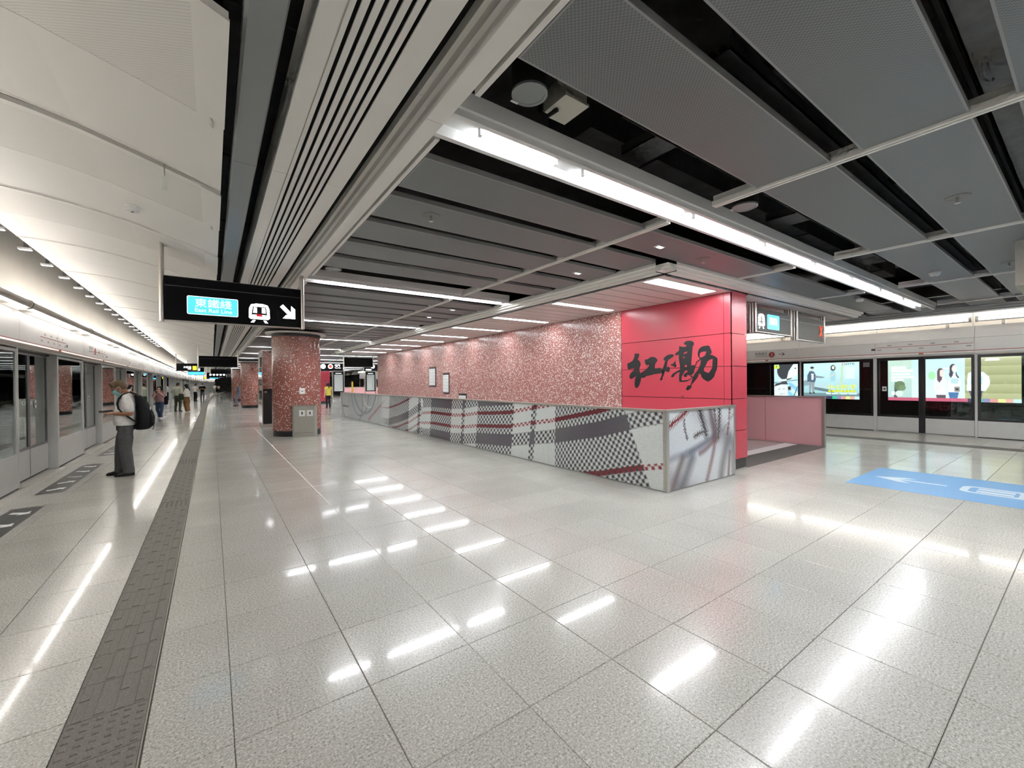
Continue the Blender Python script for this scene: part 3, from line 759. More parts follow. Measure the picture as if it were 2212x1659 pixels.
    fas2 = [(hx(-0.2), 2.645), (hx(0.015), 2.645), (hx(-0.06), top), (hx(-0.2), top)]
    MB().prism(fas2, 'y', yd + 0.003, ye - 0.003).build('header_top', 'screen_white', o)
    if near:
        PB('door_lamp', 'orange_lamp', o, side, ym - 0.05 if not left else yf - 0.1, ym + 0.05 if not left else yf, 0.05, 0.062, HZ + 0.06, HZ + 0.10)
        PB('seam', 'print_grey', f, side, yf - 0.004, yf + 0.004, 0.0195, 0.021, HZ + 0.125, 2.64)
    # route strip printed on the fascia
    if near and (left or yd < 5):
        ya, yb = (yd + 1.0, yd + 2.6) if left else (yd + 0.02, yd + 2.02)
        zr = 2.46 if left else 2.50
        PB('route_line', 'print_red', f, side, ya, yb, 0.0200, 0.0212, zr - 0.006, zr + 0.006)
        n = 9
        for i in range(n):
            yy = ya + 0.08 + (yb - ya - 0.16) * i / (n - 1)
            up = 0.035 if i % 2 else -0.085
            PB('station_name', 'print_grey', f, side, yy - 0.045, yy + 0.045, 0.0200, 0.0210, zr + up, zr + up + 0.035)
        PB('route_mark', 'print_dark', f, side, yb + 0.01, yb + 0.11, 0.0200, 0.0212, zr - 0.075, zr - 0.02)
    return o
def platform_lamp(side, yd, label, group, near):
    ye = yd + 4.06
    o = thing('platform_lamp', label, 'lamp', P(side, yd, 0.1, 2.9), group)
    b0 = bend(yd + 2) if side == 'L' else 0
    xc, zc = (XL + b0 + 0.10, 2.879) if side == 'L' else (XR - 0.12, 3.11)
    s = 1 if side == 'L' else -1
    r = 0.072
    mb = MB(); n = 14
    prof = [(xc + r * math.cos(2 * PI * i / n), zc + r * math.sin(2 * PI * i / n)) for i in range(n)]
    mb.prism(prof, 'y', yd + 0.06, ye - 0.06); mb.build('housing', 'steel_soft' if side == 'L' else 'screen_white', o, True)
    # prismatic diffusers: one below towards the platform, one above towards the wall
    if side == 'L':
        a0, a1 = math.radians(-112), math.radians(-58)
    else:
        a0, a1 = math.radians(-150), math.radians(-205)
    dif = [(xc + (r + 0.004) * math.cos(a0 + (a1 - a0) * i / 4), zc + (r + 0.004) * math.sin(a0 + (a1 - a0) * i / 4)) for i in range(5)]
    dif2 = [(xc + (r - 0.01) * math.cos(a1 + (a0 - a1) * i / 4), zc + (r - 0.01) * math.sin(a1 + (a0 - a1) * i / 4)) for i in range(5)]
    MB().prism(dif + dif2, 'y', yd + 0.10, ye - 0.10).build('diffuser', 'screen_lamp' if yd < 45 else 'screen_lamp_far', o)
    t0, t1 = (math.radians(75), math.radians(135)) if side == 'L' else (math.radians(45), math.radians(105))
    dif = [(xc + (r + 0.004) * math.cos(t0 + (t1 - t0) * i / 4), zc + (r + 0.004) * math.sin(t0 + (t1 - t0) * i / 4)) for i in range(5)]
    dif2 = [(xc + (r - 0.01) * math.cos(t1 + (t0 - t1) * i / 4), zc + (r - 0.01) * math.sin(t1 + (t0 - t1) * i / 4)) for i in range(5)]
    MB().prism(dif + dif2, 'y', yd + 0.10, ye - 0.10).build('diffuser', 'screen_lamp' if yd < 45 else 'screen_lamp_far', o)
    for yy in (yd + 0.5, ye - 0.5):
        if side == 'R': B('bracket', 'steel_soft', o, xc - 0.012, xc + 0.20, yy - 0.02, yy + 0.02, 2.951, 3.06)
        else: B('bracket', 'steel_soft', o, xc - 0.20, xc, yy - 0.02, yy + 0.02, 2.801, 2.84)
    if near:
        for yy in (yd + 0.04, ye - 0.06): 
            mb = MB(); mb.prism([(xc + (r + 0.008) * math.cos(2 * PI * i / n), zc + (r + 0.008) * math.sin(2 * PI * i / n)) for i in range(n)], 'y', yy, yy + 0.03); mb.build('collar', 'steel_soft', o, True)
    return o
MODL = 4.06
for k in range(-4, 28):
    yd = 9.77 + MODL * k
    if yd + MODL > Y1: break
    if k < -1: lab, gr = 'screen door module on the left platform edge, outside the photo beside the viewer', 'screen doors beside the viewer'
    elif k < 8: lab, gr = '%s screen door module of the left row, counted from the left photo edge' % ORD[k + 1], 'left screen doors'
    else: lab, gr = 'distant screen door module far down the left platform edge', 'distant left screen doors'
    screen('L', yd, lab, gr, k < 7 and k > -3)
    lab2 = lab.replace('screen door module', 'tubular lamp') + ', above the doors'
    platform_lamp('L', yd, lab2, (gr or '') .replace('screen doors', 'platform lamps'), -3 < k < 6)
for k in range(-2, 14):
    yd = 1.92 + MODL * k
    if k < -1: lab, gr = 'screen door module on the right platform edge, outside the photo', 'right screen doors outside the photo'
    elif k < 3: lab, gr = ['screen door module at the right photo edge with a wide pale fixed panel', 'screen door module of the right row showing the three students poster', 'screen door module behind the pink balustrade'][k + 1] if k < 2 else 'screen door module of the right row hidden behind the red wall', 'right screen doors'
    else: lab, gr = 'distant screen door module of the right row seen past the mosaic wall', 'distant right screen doors'
    screen('R', yd, lab, gr, -2 < k < 3)
    platform_lamp('R', yd, lab.replace('screen door module', 'tubular lamp') + ', above the doors', gr.replace('screen doors', 'platform lamps'), -2 < k < 3)
# direction print on the right fascia
fa = thing('direction_print', 'printed platform number two with arrow on the right door header', 'sign', (XR - 0.021, 6.6, 2.42))
def UR(u, v): return (u, v)
ox = XR - 0.0225
text('chinese_text', '往烏溪沙', 'print_dark', fa, (ox, 7.42, 2.475), (0, -1, 0), (0, 0, 1), 0.42, 0.10)
text('english_text', 'to Wu Kai Sha', 'print_dark', fa, (ox, 7.42, 2.415), (0, -1, 0), (0, 0, 1), 0.42, 0.04)
flat('number_disc', [circle(0, 0, 0.095)], 'print_red', fa, (ox, 6.85, 2.475), (0, -1, 0), (0, 0, 1), 0.001)
text('number', '2', 'decal_white', fa, (ox - 0.0012, 6.85 + 0.032, 2.425), (0, -1, 0), (0, 0, 1), 0.064, 0.10, bold=0.02)
flat('arrow', [[(0, 0.008), (0.15, 0.008), (0.10, 0.05), (0.115, 0.062), (0.19, 0), (0.115, -0.062), (0.10, -0.05), (0.15, -0.008), (0, -0.008)]], 'print_dark', fa, (ox, 6.62, 2.475), (0, -1, 0), (0, 0, 1), 0.001)
fl = thing('direction_print', 'printed platform number and arrow on the left door header', 'sign', (XL + 0.021, 15.0, 2.42))
oxl = XL + 0.0225
flat('number_disc', [circle(0, 0, 0.09)], 'print_red', fl, (oxl, 15.0, 2.47), (0, 1, 0), (0, 0, 1), 0.001)
flat('arrow', [[(0, 0.010), (0.13, 0.010), (0.09, 0.05), (0.105, 0.062), (0.18, 0), (0.105, -0.062), (0.09, -0.05), (0.13, -0.010), (0, -0.010)]], 'print_dark', fl, (oxl, 15.35, 2.47), (0, 1, 0), (0, 0, 1), 0.001)
B('text_line', 'print_grey', fl, oxl - 0.001, oxl + 0.0005, 14.35, 14.77, 2.49, 2.57)
B('text_line', 'print_grey', fl, oxl - 0.001, oxl + 0.0005, 14.35, 14.77, 2.43, 2.46)
# wall washers in the slot beside the vault
for k in range(24):
    y = 8.6 + 1.06 * k
    if y > 30: break
    o = thing('wall_washer', '%s small white spotlight in the slot above the left doors, counted away from the viewer' % (ORD[k] if k < 14 else 'far'), 'spotlight', (-2.36, y, 3.66), 'spotlights in the ceiling slot')
    B('lamp_head', 'trough_white', o, -2.40, -2.25, y - 0.035, y + 0.035, 3.70, 3.73)
    B('bracket', 'frame_mid', o, -2.34, -2.30, y - 0.015, y + 0.015, 3.73, 3.86)
    B('lens', 'glow_white', o, -2.39, -2.26, y - 0.028, y + 0.028, 3.694, 3.70)

# ------------------------------------------------------------------ backlit posters beyond the tracks
def colour_grid(name, o_, ux, uy, w_, h_, nu, nv, fn, mat, parent, depth=None):
    ux, uy, o_ = Vector(ux), Vector(uy), Vector(o_)
    vs = []; fs = []; cols = []
    for j in range(nv + 1):
        for i in range(nu + 1):
            u, v = i / nu, j / nv; vs.append(o_ + ux * (u * w_) + uy * (v * h_)); cols.append(fn(u, v))
    for j in range(nv):
        for i in range(nu):
            a = j * (nu + 1) + i; fs.append((a, a + 1, a + nu + 2, a + nu + 1))
    if depth:      # close it into a thin slab
        uz = ux.cross(uy); nb = len(vs)
        for (i, j) in ((0, 0), (nu, 0), (nu, nv), (0, nv)):
            vs.append(o_ + ux * (i / nu * w_) + uy * (j / nv * h_) - uz * depth); cols.append((0.02, 0.02, 0.02))
        c = [0, nu, (nv + 1) * (nu + 1) - 1, nv * (nu + 1)]
        e = [list(range(0, nu + 1)), [k * (nu + 1) + nu for k in range(nv + 1)], [nv * (nu + 1) + k for k in range(nu, -1, -1)], [k * (nu + 1) for k in range(nv, -1, -1)]]
        for s in range(4): fs.append(tuple([nb + s] + [nb + (s + 1) % 4] + e[s][::-1]))
        fs.append((nb + 3, nb + 2, nb + 1, nb))
    me = bpy.data.meshes.new(name); me.from_pydata([tuple(v) for v in vs], [], fs); me.materials.append(M[mat])
    ca = me.color_attributes.new('Col', 'FLOAT_COLOR', 'POINT')
    for i, c in enumerate(cols): ca.data[i].color = (c[0], c[1], c[2], 1)
    me.update(); return link(name, me, parent)
def inpoly(p, u, v):
    r = False; j = len(p) - 1
    for i in range(len(p)):
        if (p[i][1] > v) != (p[j][1] > v) and u < (p[j][0] - p[i][0]) * (v - p[i][1]) / (p[j][1] - p[i][1]) + p[i][0]: r = not r
        j = i
    return r
def painted(bg, shapes):
    def fn(u, v):
        c = bg(u, v)
        for s in shapes:
            if s[0] == 'e':
                _, cx, cy, rx, ry, col = s
                if ((u - cx) / rx) ** 2 + ((v - cy) / ry) ** 2 < 1: c = col
            elif s[0] == 'p':
                if inpoly(s[1], u, v): c = s[2]
        return c
    return fn
def lerp(a, b_, t): t = max(0, min(1, t)); return tuple(x + (y - x) * t for x, y in zip(a, b_))
WH = (0.92, 0.95, 1.0); SKIN = (0.72, 0.62, 0.60)
def lightbox(side, y0, y1, z0, z1, fn, label, nu, nv):
    if side == 'R': x = 20.02; o_ = (x, y1, z0); ux = (0, -1, 0); bx = (20.03, 20.19)
    else: x = -6.12; o_ = (x, y0, z0); ux = (0, 1, 0); bx = (-6.29, -6.13)
    o = thing('poster_lightbox', label, 'poster', ((bx[0] + bx[1]) / 2, (y0 + y1) / 2, z0))
    B('case', 'frame_dark', o, bx[0], bx[1], y0 - 0.06, y1 + 0.06, z0 - 0.06, z1 + 0.06)
    colour_grid('picture', o_, ux, (0, 0, 1), y1 - y0, z1 - z0, nu, nv, fn, 'ad_print', o)
    return o, o_, ux
# three students poster (right half of the right wall)
strip_cols = [(0.05, 0.05, 0.12), (0.05, 0.5, 0.28), (0.3, 0.25, 0.45), (0.75, 0.3, 0.28), (0.8, 0.75, 0.3), (0.85, 0.4, 0.35), (0.6, 0.8, 0.8)]
def bg_students(u, v):
    if u < 0.205: c = lerp((0.50, 0.62, 0.62), (0.62, 0.70, 0.62), v)
    elif u < 0.62: c = lerp((0.78, 0.84, 0.88), (0.62, 0.80, 0.95), v)
    else: c = lerp((0.40, 0.36, 0.19), (0.56, 0.50, 0.30), (v * 5) % 1.0)
    if v < 0.075:
        c = (0.62, 0.12, 0.20) if u < 0.64 else strip_cols[int((u - 0.64) / 0.36 * 6.99)]
    return c
stud = [('p', [(0.05, 0.08), (0.08, 0.08), (0.09, 0.45), (0.06, 0.45)], (0.10, 0.11, 0.11)),
        ('e', 0.098, 0.17, 0.035, 0.07, (0.75, 0.76, 0.72)), ('e', 0.105, 0.36, 0.045, 0.12, (0.16, 0.22, 0.12)), ('e', 0.125, 0.31, 0.03, 0.07, (0.22, 0.28, 0.16)),
        ('p', [(0.03, 0.13), (0.06, 0.13), (0.06, 0.22), (0.03, 0.22)], WH),
        ('e', 0.37, 0.60, 0.03, 0.10, (0.45, 0.80, 0.45)),
        ('p', [(0.42, 0.72), (0.52, 0.72), (0.52, 0.80), (0.42, 0.80)], (0.30, 0.55, 0.75)), ('p', [(0.425, 0.73), (0.515, 0.73), (0.515, 0.79), (0.425, 0.79)], WH),
        # two young women
        ('p', [(0.405, 0.08), (0.475, 0.08), (0.478, 0.16), (0.402, 0.16)], (0.12, 0.10, 0.12)), ('p', [(0.395, 0.15), (0.48, 0.15), (0.485, 0.45), (0.46, 0.58), (0.40, 0.56), (0.385, 0.40)], (0.86, 0.80, 0.90)),
        ('e', 0.437, 0.66, 0.027, 0.11, (0.16, 0.09, 0.11)), ('p', [(0.413, 0.66), (0.410, 0.50), (0.428, 0.43), (0.446, 0.50), (0.446, 0.66)], (0.16, 0.09, 0.11)), ('e', 0.449, 0.650, 0.0195, 0.085, (0.86, 0.70, 0.68)), ('p', [(0.385, 0.25), (0.46, 0.22), (0.465, 0.26), (0.392, 0.42)], (0.88, 0.74, 0.76)),
        ('p', [(0.43, 0.24), (0.475, 0.22), (0.48, 0.34), (0.44, 0.36)], WH),
        ('p', [(0.505, 0.08), (0.565, 0.08), (0.575, 0.22), (0.495, 0.22)], (0.08, 0.18, 0.40)), ('p', [(0.495, 0.21), (0.578, 0.21), (0.592, 0.45), (0.565, 0.62), (0.52, 0.62), (0.495, 0.45)], (0.93, 0.95, 1.0)),
        ('e', 0.532, 0.755, 0.027, 0.105, (0.10, 0.07, 0.10)), ('p', [(0.508, 0.75), (0.502, 0.60), (0.515, 0.53), (0.530, 0.60), (0.532, 0.75)], (0.10, 0.07, 0.10)), ('p', [(0.550, 0.74), (0.562, 0.62), (0.578, 0.55), (0.568, 0.53), (0.552, 0.60)], (0.10, 0.07, 0.10)), ('e', 0.543, 0.745, 0.0195, 0.085, (0.88, 0.74, 0.70)), ('p', [(0.515, 0.42), (0.57, 0.40), (0.572, 0.52), (0.518, 0.54)], (0.55, 0.68, 0.75)),
        ('p', [(0.49, 0.36), (0.575, 0.36), (0.575, 0.41), (0.49, 0.40)], (0.90, 0.80, 0.78)),
        # young man
        ('p', [(0.665, 0.08), (0.735, 0.08), (0.745, 0.26), (0.645, 0.26)], (0.12, 0.11, 0.20)), ('p', [(0.63, 0.25), (0.765, 0.25), (0.795, 0.40), (0.79, 0.55), (0.75, 0.66), (0.69, 0.70), (0.64, 0.64)], (0.92, 0.95, 1.0)),
        ('e', 0.700, 0.80, 0.033, 0.11, (0.92, 0.84, 0.82)), ('p', [(0.675, 0.84), (0.70, 0.90), (0.735, 0.87), (0.735, 0.80), (0.71, 0.84)], (0.08, 0.06, 0.07)),
        ('p', [(0.66, 0.40), (0.74, 0.40), (0.745, 0.56), (0.665, 0.56)], (0.40, 0.70, 0.80)), ('p', [(0.668, 0.42), (0.733, 0.42), (0.738, 0.545), (0.672, 0.545)], (0.88, 0.94, 1.0)),
        ('p', [(0.76, 0.90), (0.86, 0.91), (0.85, 0.96), (0.77, 0.96)], WH)]
ob, o_, ux = lightbox('R', 1.38, 4.48, 0.79, 2.25, painted(bg_students, stud), 'backlit poster of three students in white beyond the right screen doors', 240, 110)
for i, (wd, tx) in enumerate(((0.40, '護理學院'), (0.60, '高等文憑及文'), (0.50, None), (0.58, None), (0.32, None))):
    if tx: text('poster_text', tx, 'glow_white', ob, (20.012, 4.48 - 0.10, 0.79 + 1.12 - 0.105 * i), (0, -1, 0), (0, 0, 1), wd * 0.95, 0.085, bold=0.015)
    else: B('poster_text', 'glow_white', ob, 20.010, 20.013, 4.38 - wd, 4.38, 0.79 + 1.12 - 0.105 * i, 0.79 + 1.165 - 0.105 * i)
# safety poster: two drawn faces, then a scene in a train
def bg_safe(u, v):
    if u < 0.33: c = (0.62, 0.80, 0.90) if v > 0.45 else lerp((0.25, 0.55, 0.78), (0.75, 0.86, 0.93), 0.5 + 0.5 * math.sin(u * 40 + v * 22))
    else:
        c = lerp((0.34, 0.52, 0.60), (0.66, 0.82, 0.88), v * 1.2)
        if v < 0.16: c = (0.20, 0.27, 0.30)
    if u >= 0.33 and v < 0.075: c = (0.06, 0.05, 0.14) if u < 0.66 else strip_cols[int((u - 0.66) / 0.34 * 6.99)]
    return c
safe = [('e', 0.16, 0.80, 0.12, 0.28, (0.06, 0.06, 0.07)), ('p', [(0.16, 0.50), (0.19, 0.78), (0.25, 0.98), (0.30, 0.97), (0.32, 0.80), (0.295, 0.66), (0.26, 0.60), (0.17, 0.56), (0.06, 0.53), (0.06, 0.50)], (0.90, 0.91, 0.96)),
        ('p', [(0.0, 0.44), (0.32, 0.52), (0.32, 0.54), (0.0, 0.46)], (0.12, 0.16, 0.20)), ('e', 0.08, 0.20, 0.10, 0.27, (0.86, 0.87, 0.93)), ('p', [(0.0, 0.33), (0.02, 0.42), (0.16, 0.50), (0.18, 0.40), (0.10, 0.40)], (0.07, 0.07, 0.08)),
        ('p', [(0.055, 0.24), (0.085, 0.26), (0.085, 0.275), (0.055, 0.26)], (0.1, 0.1, 0.12)), ('p', [(0.11, 0.25), (0.145, 0.26), (0.145, 0.275), (0.11, 0.268)], (0.1, 0.1, 0.12)), ('p', [(0.08, 0.10), (0.14, 0.12), (0.14, 0.13), (0.08, 0.12)], (0.3, 0.2, 0.25)),
        ('e', 0.275, 0.86, 0.012, 0.018, (0.1, 0.1, 0.12)),
        ('p', [(0.24, 0.0), (0.30, 0.35), (0.31, 0.35), (0.255, 0.0)], (0.10, 0.16, 0.22)),
        ('p', [(0.0, 0.86), (0.06, 0.86), (0.075, 0.90), (0.06, 0.97), (0.0, 0.97)], (0.72, 0.80, 0.10)), ('p', [(0.027, 0.905), (0.036, 0.905), (0.038, 0.958), (0.025, 0.958)], (0.1, 0.12, 0.05)), ('p', [(0.027, 0.875), (0.036, 0.875), (0.036, 0.893), (0.027, 0.893)], (0.1, 0.12, 0.05)),
        ('p', [(0.325, 0.0), (0.335, 0.0), (0.335, 1.0), (0.325, 1.0)], (0.02, 0.02, 0.02)),
        ('p', [(0.85, 0.55), (0.95, 0.55), (0.96, 0.85), (0.86, 0.87)], (0.80, 0.90, 0.94)), ('p', [(0.80, 0.30), (0.82, 0.30), (0.83, 0.95), (0.81, 0.95)], (0.62, 0.66, 0.45)),
        ('p', [(0.34, 0.55), (0.43, 0.50), (0.45, 0.38), (0.36, 0.34)], (0.30, 0.36, 0.42)), ('e', 0.37, 0.56, 0.03, 0.07, (0.88, 0.92, 0.96)),
        ('p', [(0.46, 0.30), (0.72, 0.22), (0.73, 0.38), (0.50, 0.44)], (0.55, 0.66, 0.72)), ('p', [(0.48, 0.26), (0.73, 0.16), (0.73, 0.24), (0.50, 0.33)], (0.16, 0.20, 0.24)),
        ('p', [(0.445, 0.15), (0.465, 0.15), (0.47, 0.40), (0.485, 0.15), (0.505, 0.16), (0.51, 0.52), (0.445, 0.50)], (0.32, 0.32, 0.36)), ('p', [(0.425, 0.47), (0.515, 0.46), (0.53, 0.62), (0.50, 0.76), (0.45, 0.77), (0.425, 0.66)], (0.10, 0.13, 0.20)), ('p', [(0.475, 0.52), (0.495, 0.52), (0.50, 0.70), (0.47, 0.70)], WH),
        ('e', 0.482, 0.83, 0.021, 0.055, SKIN), ('e', 0.48, 0.865, 0.022, 0.03, (0.06, 0.05, 0.06)), ('p', [(0.51, 0.58), (0.60, 0.57), (0.63, 0.59), (0.60, 0.61), (0.52, 0.64)], (0.25, 0.28, 0.34)), ('p', [(0.445, 0.13), (0.475, 0.13), (0.475, 0.17), (0.445, 0.17)], (0.05, 0.05, 0.05)), ('p', [(0.485, 0.14), (0.515, 0.14), (0.51, 0.18), (0.485, 0.18)], (0.05, 0.05, 0.05)),
        ('e', 0.72, 0.84, 0.028, 0.08, (0.07, 0.06, 0.07)), ('e', 0.722, 0.85, 0.015, 0.05, (0.85, 0.75, 0.72)), ('p', [(0.69, 0.48), (0.745, 0.48), (0.75, 0.70), (0.73, 0.77), (0.70, 0.77), (0.685, 0.65)], (0.42, 0.62, 0.72)), ('p', [(0.68, 0.62), (0.74, 0.72), (0.745, 0.68), (0.69, 0.58)], SKIN),
        ('e', 0.838, 0.935, 0.020, 0.03, (0.55, 0.20, 0.25)), ('e', 0.838, 0.935, 0.012, 0.018, (0.80, 0.86, 0.90))]
ob, o_, ux = lightbox('R', 5.31, 8.28, 0.79, 2.25, painted(bg_safe, safe), 'backlit blue safety poster with train scene beyond the right screen doors', 240, 110)
text('poster_text', 'MTR', 'print_dark', ob, (20.012, 5.31 + 0.40, 2.12), (0, -1, 0), (0, 0, 1), 0.26, 0.065)
text('poster_text', '小心扒手', 'glow_yellow', ob, (20.012, 5.31 + 1.04, 1.19), (0, -1, 0), (0, 0, 1), 0.95, 0.17, bold=0.02)
for i in range(8): B('poster_text', 'glow_yellow', ob, 20.010, 20.013, 5.43 + 0.112 * i, 5.43 + 0.112 * i + 0.085, 1.06, 1.15)
text('poster_text', 'Stay alert, report crime!', 'glow_white', ob, (20.012, 5.31 + 1.06, 0.965), (0, -1, 0), (0, 0, 1), 0.98, 0.07, bold=0.01)
def bg_cyan(u, v):
    c = lerp((0.10, 0.55, 0.72), (0.22, 0.72, 0.85), v)
    for zz in (0.2, 0.33, 0.46, 0.62):
        if abs(v - zz) < 0.03 and 0.12 < u < 0.75: c = (0.05, 0.33, 0.50) if zz > 0.3 else (0.7, 0.9, 0.95)
    return c
lightbox('L', 29.0, 31.6, 0.88, 2.33, painted(bg_cyan, []), 'cyan backlit poster seen through the left screen doors', 40, 40)
def bg_green(u, v): return (0.75, 0.82, 0.88) if (math.sin(u * 17) * math.sin(v * 14 + u * 5)) > 0.1 else lerp((0.04, 0.30, 0.17), (0.10, 0.45, 0.28), u)
lightbox('L', 25.6, 27.6, 0.88, 2.33, painted(bg_green, []), 'green and white backlit poster seen through the nearest left doors', 30, 30)
def bg_yel(u, v): return lerp((0.75, 0.72, 0.42), (0.82, 0.80, 0.62), v) if v > 0.35 else (0.55, 0.58, 0.55)
lightbox('L', 34.8, 36.4, 0.9, 2.33, painted(bg_yel, []), 'pale yellow backlit poster seen through the left screen doors', 20, 20)
# ------------------------------------------------------------------ artwork balustrade round the stairwell
BX, BY, BE, BH = 5.19, 3.54, 21.9, 1.165
bal = thing('artwork_balustrade', 'long low balustrade printed with a checked woven bag pattern round the stairwell', 'balustrade', (BX, BY, 0))
def interp(tab, x):
    if x <= tab[0][0]: return tab[0][1]
    for (a, b_), (c, d) in zip(tab, tab[1:]):
        if x <= c: return b_ + (d - b_) * (x - a) / (c - a)
    return tab[-1][1]
R2 = [(3.54, 1.41), (4.0, 1.31), (4.40, 1.20), (4.8, 1.09), (5.25, 1.0), (6.0, 0.85), (6.67, 0.75), (7.38, 0.63), (8.0, 0.585), (8.72, 0.54), (9.34, 0.46), (10.0, 0.42), (11.3, 0.42), (12.15, 0.36), (13.0, 0.08), (14.0, -0.14), (15.0, -0.30)]
WHITE, DARK, RED = (0.76, 0.79, 0.77), (0.055, 0.045, 0.055), (0.30, 0.025, 0.03)
WEFT = [(-2.0, 0), (-1.28, 1), (-1.10, 2), (-0.94, 0), (-0.43, 1), (-0.17, 0), (-0.035, 2), (0.035, 0), (0.26, 2), (0.335, 0), (0.46, 1), (0.76, 0), (1.2, 2), (1.27, 0)]
WEFT = [(-2.0, 0), (-1.075, 2), (-0.985, 0), (-0.43, 1), (-0.17, 0), (-0.04, 2), (0.04, 0), (0.26, 2), (0.34, 0), (0.46, 1), (0.76, 0), (1.2, 2), (1.27, 0)]
WARP = [(0, 0), (4.10, 1), (5.90, 0), (6.50, 1), (6.66, 0), (7.26, 1), (8.74, 0), (9.36, 1), (9.50, 0), (10.08, 1), (11.37, 0), (12.14, 1), (12.32, 0), (13.06, 1), (14.90, 0), (15.75, 1), (15.9, 0), (16.7, 1)]
CL = (WHITE, DARK, RED)
def stripe(tab, v):
    k = 0
    for a, i in tab:
        if v >= a: k = i
        else: break
    return k
def weave(y, z):
    zr = interp(R2, y)
    sc = 1.0 if y < 12 else 1.25
    v = (z - zr) * sc
    u = y + 0.13 * (z - 0.55) * (1 if y > 6 else 0.2) - (0.55 * (z - 0.7) if y < 5.6 else 0) * max(0, min(1, (5.6 - y) / 1.2)) * 0.8
    wf, wp = stripe(WEFT, v), stripe(WARP, u)
    cu, cv = 0.066 + 0.006 * max(0, 6 - y), 0.060
    fu, fv = (u / cu), (v / cv)
    i, j = math.floor(fu), math.floor(fv)
    over_warp = (i + j) % 2 == 0
    a, b_ = CL[wp], CL[wf]
    # soft woven cell edges
    eu = min(fu - i, 1 - (fu - i)); ev = min(fv - j, 1 - (fv - j)); e = min(1, min(eu, ev) / 0.22)
    c = a if over_warp else b_
    if a != b_:
        o_ = b_ if over_warp else a
        c = lerp(lerp(o_, c, 0.62), c, e)
    elif wp == 1: c = lerp((0.115, 0.10, 0.118), (0.15, 0.145, 0.15), 0.5 + 0.5 * math.sin(u * 2.3 + v))
    return c
def swirl(y, z):
    """the far end of the print: folds drawn with thin grey and red lines"""
    c = (0.50, 0.53, 0.52)
    s = (y - 15.3) / 6.6
    if s < 0.12: c = lerp(WHITE, c, s / 0.12)
    for k, (y0, z0, r, col, wdt) in enumerate(((18.6, 1.15, 0.95, (0.20, 0.17, 0.19), 0.055), (17.2, 1.35, 0.75, (0.86, 0.88, 0.87), 0.06), (19.9, 0.9, 1.3, (0.22, 0.09, 0.10), 0.05), (17.9, 1.6, 1.25, (0.24, 0.23, 0.25), 0.09))):
        d = abs(math.hypot((y - y0) * 0.75, z - z0) - r)
        if d < wdt: c = lerp(col, c, d / wdt)
    if 17 < y < 20.5 and math.sin(y * 44 + 9 * z) * math.sin(z * 60 - y * 9) > 0.35: c = lerp(c, (0.22, 0.21, 0.23), 0.6)
    if abs(z - 0.52) < 0.05 and 20.4 < y < 21.5: c = (0.12, 0.13, 0.13)
    d = abs((y - 15.0) * -0.42 + 1.10 - z)
    if y < 17.4 and d < 0.05: c = (0.26, 0.03, 0.04) if math.sin(y * 60) > -0.3 else c
    return c
def art(y, z):
    if y < 15.2: return weave(y, z)
    t_ = min(1, (y - 15.2) / 0.8); return lerp(weave(y, z), swirl(y, z), t_)
edges = [BY + 0.055, 6.10, 8.65, 11.2, 13.75, 16.3, 18.85, BE - 0.05]
for a, c in zip(edges, edges[1:]):
    nu = int((c - a) / (0.014 if a < 9 else 0.018 if a < 14 else 0.03))
    colour_grid('art_panel', (BX, c - 0.002, 0.015), (0, -1, 0), (0, 0, 1), c - a - 0.004, 1.115, nu, 84 if a < 9 else 60, lambda u, v, a=a, c=c: art(c - 0.002 - u * (c - a - 0.004), 0.015 + v * 1.115), 'art_print', bal, 0.02)
